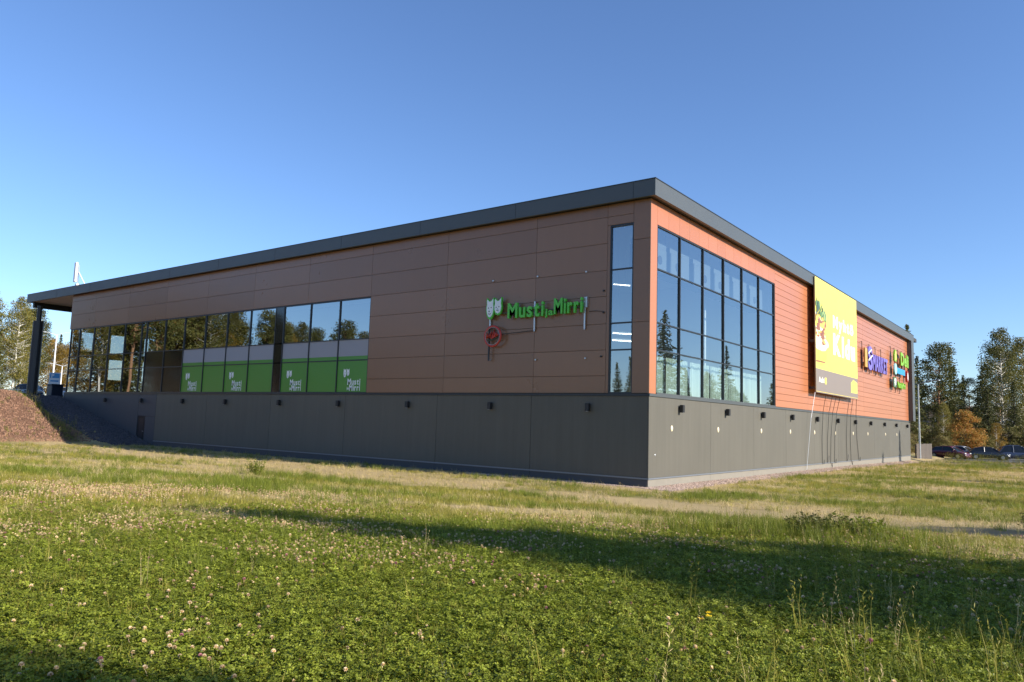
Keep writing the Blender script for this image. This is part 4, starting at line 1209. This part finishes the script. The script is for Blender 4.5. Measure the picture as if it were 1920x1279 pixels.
# ------------------------------------------------------------------ scattered ground cover
def gn_scatter(name, P, rot, scl, idx_, protos, label, cat):
    me_ = bpy.data.meshes.new(name)
    me_.vertices.add(len(P)); me_.vertices.foreach_set('co', np.asarray(P, np.float32).ravel())
    a = me_.attributes.new('rot', 'FLOAT_VECTOR', 'POINT'); a.data.foreach_set('vector', np.asarray(rot, np.float32).ravel())
    a = me_.attributes.new('scl', 'FLOAT', 'POINT'); a.data.foreach_set('value', np.asarray(scl, np.float32))
    a = me_.attributes.new('pick', 'INT', 'POINT'); a.data.foreach_set('value', np.asarray(idx_, np.int32))
    o = put(name, me_)
    coll = bpy.data.collections.new(name + '_kinds')
    for p_ in protos:
        coll.objects.link(p_)
    ng = bpy.data.node_groups.new(name + '_scatter', 'GeometryNodeTree')
    ng.interface.new_socket('Geometry', in_out='INPUT', socket_type='NodeSocketGeometry')
    ng.interface.new_socket('Geometry', in_out='OUTPUT', socket_type='NodeSocketGeometry')
    gi = ng.nodes.new('NodeGroupInput'); go = ng.nodes.new('NodeGroupOutput')
    ip = ng.nodes.new('GeometryNodeInstanceOnPoints')
    ci = ng.nodes.new('GeometryNodeCollectionInfo')
    ci.inputs['Collection'].default_value = coll
    ci.inputs['Separate Children'].default_value = True
    ci.inputs['Reset Children'].default_value = True
    ip.inputs['Pick Instance'].default_value = True
    def na(nm, ty):
        n_ = ng.nodes.new('GeometryNodeInputNamedAttribute'); n_.data_type = ty
        n_.inputs['Name'].default_value = nm
        return n_.outputs['Attribute']
    L = ng.links.new
    L(gi.outputs[0], ip.inputs['Points']); L(ci.outputs[0], ip.inputs['Instance'])
    L(na('pick', 'INT'), ip.inputs['Instance Index'])
    L(na('rot', 'FLOAT_VECTOR'), ip.inputs['Rotation'])
    L(na('scl', 'FLOAT'), ip.inputs['Scale'])
    L(ip.outputs[0], go.inputs[0])
    md = o.modifiers.new('scatter', 'NODES'); md.node_group = ng
    return tag(o, label, cat, kind='stuff')
def proto(name, me_):
    return bpy.data.objects.new(name, me_)

def clover_clump(seed):
    r_ = np.random.default_rng(seed)
    mb_ = MB()
    for k in range(13):
        a = r_.uniform(0, 2 * PI); rr = .075 * math.sqrt(r_.uniform(0, 1)) * 1.25
        cx, cy, cz = rr * math.cos(a), rr * math.sin(a), r_.uniform(.035, .095)
        nrm = Vector((r_.normal() * .45, r_.normal() * .45, 1)).normalized()
        e1 = nrm.orthogonal().normalized(); e2 = nrm.cross(e1)
        ph = r_.uniform(0, 2 * PI); sz = r_.uniform(.009, .0155)
        for q in range(3):
            b_ = ph + q * 2 * PI / 3
            d_ = e1 * math.cos(b_) + e2 * math.sin(b_); s_ = e2 * math.cos(b_) - e1 * math.sin(b_)
            o_ = Vector((cx, cy, cz))
            pts_ = [o_ + d_ * .001, o_ + d_ * sz * .8 + s_ * sz * .62 + nrm * sz * .25, o_ + d_ * sz * 1.55 + s_ * sz * .35 + nrm * sz * .15, o_ + d_ * sz * 1.5, o_ + d_ * sz * 1.55 - s_ * sz * .35 + nrm * sz * .15, o_ + d_ * sz * .8 - s_ * sz * .62 + nrm * sz * .25]
            mb_.add(pts_, [(0, 1, 2, 3), (0, 3, 4, 5)])
    return proto('clover_clump', mb_.mesh('clover_clump', 'clover_leaf'))
def blade_tuft(seed, mat, nb, h0, h1, spread, wid, bend=.5, heads=False):
    r_ = np.random.default_rng(seed)
    mb_ = MB()
    for k in range(nb):
        a = r_.uniform(0, 2 * PI); rr = spread * math.sqrt(r_.uniform(0, 1))
        bx, by = rr * math.cos(a), rr * math.sin(a)
        h = r_.uniform(h0, h1); da = r_.uniform(0, 2 * PI); be = h * bend * r_.uniform(.1, 1)
        d_ = Vector((math.cos(da), math.sin(da), 0)); s_ = Vector((-d_.y, d_.x, 0)) * wid * r_.uniform(.6, 1.2)
        o_ = Vector((bx, by, -.01))
        m_ = o_ + d_ * be * .3 + Vector((0, 0, h * .55)); t_ = o_ + d_ * be + Vector((0, 0, h))
        mb_.add([o_ - s_, o_ + s_, m_ + s_ * .7, m_ - s_ * .7, t_], [(0, 1, 2, 3), (3, 2, 4)])
        if heads:
            for q in range(5):
                p_ = t_ - d_ * be * .05 * q - Vector((0, 0, .02 * q))
                e_ = Vector((r_.normal(), r_.normal(), .8)).normalized() * .018
                mb_.add([p_, p_ + e_ + s_ * 1.6, p_ + e_ * 1.8, p_ + e_ - s_ * 1.6], [(0, 1, 2, 3)])
    return proto('grass_tuft', mb_.mesh('grass_tuft', mat))
def flower_head(seed, mat):
    r_ = np.random.default_rng(seed)
    h = r_.uniform(.06, .10)
    mb_ = MB().tube([(0, 0, 0), (r_.normal() * .012, r_.normal() * .012, h)], .0012, 3, cap=False)
    c_ = Vector(mb_.v[-1])
    for k in range(46):
        th = math.acos(1 - 1.75 * (k + .5) / 46); ph = k * 2.39996
        n_ = Vector((math.sin(th) * math.cos(ph), math.sin(th) * math.sin(ph), math.cos(th)))
        e_ = n_.orthogonal().normalized() * .0034
        u_ = (n_ + Vector((0, 0, .5))).normalized()
        mb_.add([c_ + n_ * .003 - e_, c_ + n_ * .003 + e_, c_ + u_ * .0125 + e_ * .7, c_ + u_ * .0125 - e_ * .7], [(0, 1, 2, 3)])
    return proto('flower', mb_.mesh('flower', mat))
def stone_proto(seed, mat):
    r_ = np.random.default_rng(seed)
    bm = bmesh.new(); bmesh.ops.create_icosphere(bm, subdivisions=1, radius=1)
    sx, sy, sz = r_.uniform(.7, 1.3), r_.uniform(.6, 1.1), r_.uniform(.45, .8)
    for v in bm.verts:
        k = 1 + r_.uniform(-.18, .18)
        v.co = Vector((v.co.x * sx * k, v.co.y * sy * k, v.co.z * sz * k))
    me_ = bpy.data.meshes.new('stone'); bm.to_mesh(me_); bm.free()
    me_.materials.append(MATS[mat])
    return proto('stone', me_)

def wedge(n_per_m2, r0, r1, seed, half=math.radians(44)):
    """random points on the lawn in front of the camera's place, between two distances"""
    r_ = np.random.default_rng(seed)
    area = half * (r1 * r1 - r0 * r0)
    n = int(area * n_per_m2)
    rr = np.sqrt(r_.uniform(r0 * r0, r1 * r1, n)); an = r_.uniform(-half, half, n) + YAW
    return CAM.x - np.sin(an) * rr, CAM.y + np.cos(an) * rr, rr, r_
def inlawn(x, y):
    ok = ((x > 1.25) | (y < -.35)) & ~((x < -40.3) & (y < -2.3)) & ~((x < -37.6) & (y > -3.0))
    return ok & (y < 69.5)
def scatter_from(name, x, y, keep, r_, protos, smin, smax, label, cat, tilt=.15, zoff=0.0, sink=None):
    keep &= inlawn(x, y)
    x = x[keep]; y = y[keep]
    z = gz(x, y) + zoff
    n = len(x)
    rot = np.stack([r_.normal(0, tilt, n), r_.normal(0, tilt, n), r_.uniform(0, 2 * PI, n)], -1)
    scl = r_.uniform(smin, smax, n)
    return gn_scatter(name, np.stack([x, y, z], -1), rot, scl, r_.integers(0, len(protos), n), protos, label, cat)

CL = [clover_clump(100 + k) for k in range(6)]
def clov(x, y, rr):
    n = fbm(x * .5, y * .5, 41, 4)
    return sstep(16.5, 11.5, rr + 5 * (n - .5)) * (.72 + .28 * sstep(.3, .5, n))
xs, ys, rs_, g = [], [], [], None
for (dn, a, b_, sd_) in ((520, 2.2, 7.5, 1), (330, 7.5, 12, 2), (170, 12, 19, 3)):
    x, y, rr, g = wedge(dn, a, b_, sd_)
    xs.append(x); ys.append(y); rs_.append(rr)
x = np.concatenate(xs); y = np.concatenate(ys); rr = np.concatenate(rs_)
dry_, soil_, tr_ = masks(x, y)
keep = (g.uniform(size=len(x)) < clov(x, y, rr) * (1 - .9 * np.maximum(tr_, dry_)))
scatter_from('clover_cover', x, y, keep, g, CL, .62, 1.12, 'low green clover covering the near lawn', 'clover', tilt=.2, zoff=-.01)

GT = [blade_tuft(200 + k, 'grass_blade', 16, .05, .13, .07, .0028) for k in range(4)]
LT = [blade_tuft(220 + k, 'lush_blade', 18, .07, .17, .07, .003) for k in range(4)]
DT = [blade_tuft(240 + k, 'dry_blade', 14, .03, .10, .09, .0025, bend=1.4) for k in range(4)]
xs, ys, rs_ = [], [], []
for (dn, a, b_, sd_) in ((70, 2.2, 9, 11), (75, 9, 16, 12), (48, 16, 26, 13), (26, 26, 42, 14), (12, 42, 70, 15), (6, 70, 105, 16)):
    x, y, rr, g = wedge(dn, a, b_, sd_)
    k_ = inlawn(x, y)
    xs.append(x[k_]); ys.append(y[k_]); rs_.append(rr[k_])
x = np.concatenate(xs); y = np.concatenate(ys); rr = np.concatenate(rs_)
dry_, soil_, tr_ = masks(x, y)
lush = fbm(x * .3, y * .45, 51, 4)
u1 = g.uniform(size=len(x)); u2 = g.uniform(size=len(x))
cl_ = clov(x, y, rr)
is_dry = u1 < dry_ * .92
is_lush = ~is_dry & (u2 < sstep(.42, .62, lush))
is_norm = ~is_dry & ~is_lush
thin = g.uniform(size=len(x)) > .99 * tr_
thin &= g.uniform(size=len(x)) > .6 * sstep(.5, .9, dry_)
big = 1.0 + .013 * np.clip(rr - 10, 0, 60)
def sc2(name, sel, protos, s0, s1, label, cat, tilt):
    sel = sel & thin
    xx, yy, bb = x[sel], y[sel], big[sel]
    n = len(xx)
    rot = np.stack([g.normal(0, tilt, n), g.normal(0, tilt, n), g.uniform(0, 2 * PI, n)], -1)
    gn_scatter(name, np.stack([xx, yy, gz(xx, yy) - .004], -1), rot, g.uniform(s0, s1, n) * bb, g.integers(0, len(protos), n), protos, label, cat)
sc2('lawn_grass', is_norm, GT, .7, 1.3, 'short yellowish green lawn grass', 'grass', .2)
sc2('lush_grass', is_lush, LT, .7, 1.35, 'darker green lawn grass in patches', 'grass', .2)
sc2('dry_grass', is_dry, DT, .7, 1.5, 'straw coloured dry grass patches', 'dry grass', .3)

# clover heads
FH = [flower_head(300 + k, 'clover_head') for k in range(11)] + [flower_head(310, 'clover_head_pink')]
xs, ys, rs_ = [], [], []
for (dn, a, b_, sd_) in ((125, 2.2, 8, 21), (340, 8, 13, 22), (480, 13, 21, 23)):
    x, y, rr, g = wedge(dn, a, b_, sd_)
    xs.append(x); ys.append(y); rs_.append(rr)
x = np.concatenate(xs); y = np.concatenate(ys); rr = np.concatenate(rs_)
nf = fbm(x * .65, y * .65, 61, 4)
side = sstep(2, -5, x) * sstep(9, 13, rr)
pr = (.07 + .7 * sstep(.47, .70, nf)) * clov(x, y, rr) * (.55 + .45 * side)
pr = np.maximum(pr, .55 * side * sstep(.34, .66, nf) * sstep(21, 17, rr) * sstep(-13.5, -15, y))
keep = g.uniform(size=len(x)) < pr
scatter_from('clover_flowers', x, y, keep, g, FH, .8, 1.3, 'cream and pinkish clover heads dotting the lawn', 'clover flowers', tilt=.12, zoff=-.01)

# tall seeding grass stalks
TS = [blade_tuft(330 + k, 'grass_blade', 5, .25, .48, .05, .0022, bend=.35, heads=True) for k in range(3)] + [blade_tuft(336, 'dry_blade', 4, .25, .5, .05, .002, bend=.4, heads=True)]
x, y, rr, g = wedge(14, 2.6, 24, 31)
# more of it in the right foreground and round the weedy hump
f1 = sstep(10.6, 12.2, x) * sstep(-17.5, -20, y)
f2 = np.exp(-(((x - 9.8) / 2.8) ** 2 + ((y + 14.4) / 1.5) ** 2))
f3 = np.exp(-(((x + 9.0) / 3.0) ** 2 + ((y + 10.3) / .9) ** 2))
keep = g.uniform(size=len(x)) < np.maximum.reduce([.035 + 0 * x, .55 * f1, .8 * f2, .5 * f3])
scatter_from('tall_grass', x, y, keep, g, TS, .7, 1.15, 'tall seeding grass stalks standing above the lawn', 'grass', tilt=.1)
x, y, rr, g = wedge(60, 8, 30, 33)
HB = [blade_tuft(350 + k, 'lush_blade', 22, .16, .36, .10, .0032, bend=.6) for k in range(3)]
f2 = np.exp(-(((x - 9.7) / 2.1) ** 2 + ((y + 14.2) / .95) ** 2))
f3 = np.exp(-(((x + 8.6) / 2.0) ** 2 + ((y + 10.2) / .6) ** 2))
keep = g.uniform(size=len(x)) < np.maximum(.9 * f2, .6 * f3)
scatter_from('meadow_grass', x, y, keep, g, HB, .7, 1.2, 'taller dark green grass on the small hump', 'grass', tilt=.15)
# rough edge grass along the car park
g = np.random.default_rng(77)
x = g.uniform(-2, 18, 1600); y = 68.5 + g.normal(0, .45, 1600)
scatter_from('verge_grass', x, np.minimum(y, 69.4), np.ones(1600, bool), g, TS[:2] + DT, 1.3, 2.4, 'rough yellow grass verge before the parked cars', 'grass')

# gravel and bark
ST = [stone_proto(400 + k, 'stone') for k in range(5)]
n = 15000
g = np.random.default_rng(5)
y = -0.7 + 56.5 * g.uniform(size=n) ** 1.5
x = .03 + 1.25 * g.uniform(size=n) * (1 + .25 * (fbm(y * .5, y * 0 + 3, 8) - .5))
n2_ = 2200
x = np.concatenate([x, g.uniform(-9, .1, n2_)]); y = np.concatenate([y, -.12 - g.uniform(0, .45, n2_)])
n = len(x)
gn_scatter('gravel_strip', np.stack([x, y, gz(x, y) + .005], -1), g.uniform(0, 6.28, (n, 3)), g.uniform(.014, .042, n), g.integers(0, 5, n), ST, 'pinkish crushed stone strip along the foot of the wall', 'gravel')
SG = [stone_proto(420 + k, 'stone_grey') for k in range(4)]
n = 9000
x = g.uniform(-53.5, -37.6, n); y = -g.uniform(0.02, 2.6, n)
gn_scatter('gravel_ramp', np.stack([x, y, gz(x, y) + .01], -1), g.uniform(0, 6.28, (n, 3)), g.uniform(.035, .085, n), g.integers(0, 4, n), SG, 'dark crushed stone slope beside the left end wall', 'gravel')
BC = [stone_proto(440 + k, 'bark_chip') for k in range(4)]
n = 16000
x = g.uniform(-56, -40.8, n); y = -2.6 - 14 * g.uniform(size=n)
k_ = gz(x, y) > .12
x, y = x[k_], y[k_]; n = len(x)
gn_scatter('bark_mulch', np.stack([x, y, gz(x, y) + .01], -1), g.uniform(0, 6.28, (n, 3)), g.uniform(.03, .10, n), g.integers(0, 4, n), BC, 'red brown bark mulch on the earth bank', 'mulch')
x = g.uniform(-55, -41.5, 500); y = np.where(g.uniform(size=500) < .6, -3.2 + g.normal(0, .35, 500), -3 - 13 * g.uniform(size=500))
n = 500
gn_scatter('bank_weeds', np.stack([x, y, gz(x, y)], -1), np.stack([g.normal(0, .1, n), g.normal(0, .1, n), g.uniform(0, 6.28, n)], -1), g.uniform(.8, 2.2, n), g.integers(0, 5, n), [TS[0]] + LT, 'sparse weeds growing on the earth bank', 'weeds')

# ------------------------------------------------------------------ single plants
def weed(name, label, loc, h, R, seed, mat='weed_leaf', n=26):
    r_ = np.random.default_rng(seed)
    o = thing(name, label, 'weed', loc)
    st = MB(); cen = []; dr_ = []
    for k in range(n):
        a = r_.uniform(0, 2 * PI); q = R * math.sqrt(r_.uniform(0, 1)); hh = h * r_.uniform(.5, 1.0)
        b0 = (q * .5 * math.cos(a), q * .5 * math.sin(a), -.03); b1 = (q * math.cos(a), q * math.sin(a), hh)
        st.tube([b0, b1], [.006, .003], 4, cap=False)
        for t_ in np.linspace(.2, 1, 22):
            cen.append([b0[i] + (b1[i] - b0[i]) * t_ + r_.normal() * .03 for i in range(3)])
            dr_.append([r_.normal(), r_.normal(), .4 + .3 * r_.normal()])
    st.build('stem', 'weed_leaf', o)
    v, f = cards(np.array(cen), np.array(dr_), r_.uniform(.05, .11, len(cen)), r_.uniform(.018, .04, len(cen)), seed)
    put('leaves', mesh_np('leaves', v, f, mat), o)
    return o
weed('weed_clump', 'brownish seeding weed clump on the small hump in the lawn', (10.15, -14.2, float(gz(10.15, -14.2))), .32, .5, 1, n=40)
weed('weed_clump', 'smaller pale weed right of the brown clump on the hump', (10.8, -14.0, float(gz(10.8, -14.0))), .32, .4, 2, 'lush_blade', n=30)
weed('weed_clump', 'lone dark weed tuft before the left part of the store', (-10.6, -10.4, float(gz(-10.6, -10.4))), .55, .35, 3, 'lush_blade', n=30)
weed('weed_clump', 'dark reddish weeds beside the bare track at the right edge', (13.0, -9.2, float(gz(13.0, -9.2))), .5, .5, 4, n=30)
for k, (x, y) in enumerate(((11.31, -21.40), (11.36, -21.52), (11.36, -21.66))):
    d_ = thing('dandelion', ['farthest', 'middle', 'nearest'][k] + ' of three yellow dandelions in the near clover', 'flower', (x, y, float(gz(x, y))), k, 'yellow dandelions')
    MB().tube([(0, 0, 0), (.005, 0, .12)], .002, 5).build('stem', 'lush_blade', d_)
    mb = MB()
    for q in range(26):
        a = q * 2.4; l_ = .012 + .006 * (q % 3)
        mb.add([(.005, 0, .12), (.005 + l_ * math.cos(a) - .003 * math.sin(a), l_ * math.sin(a) + .003 * math.cos(a), .123 + .003 * (q % 4)), (.005 + l_ * 1.2 * math.cos(a), l_ * 1.2 * math.sin(a), .125), (.005 + l_ * math.cos(a) + .003 * math.sin(a), l_ * math.sin(a) - .003 * math.cos(a), .123 + .003 * (q % 4))], [(0, 1, 2, 3)])
    mb.build('petals', 'dandelion_petal', d_)
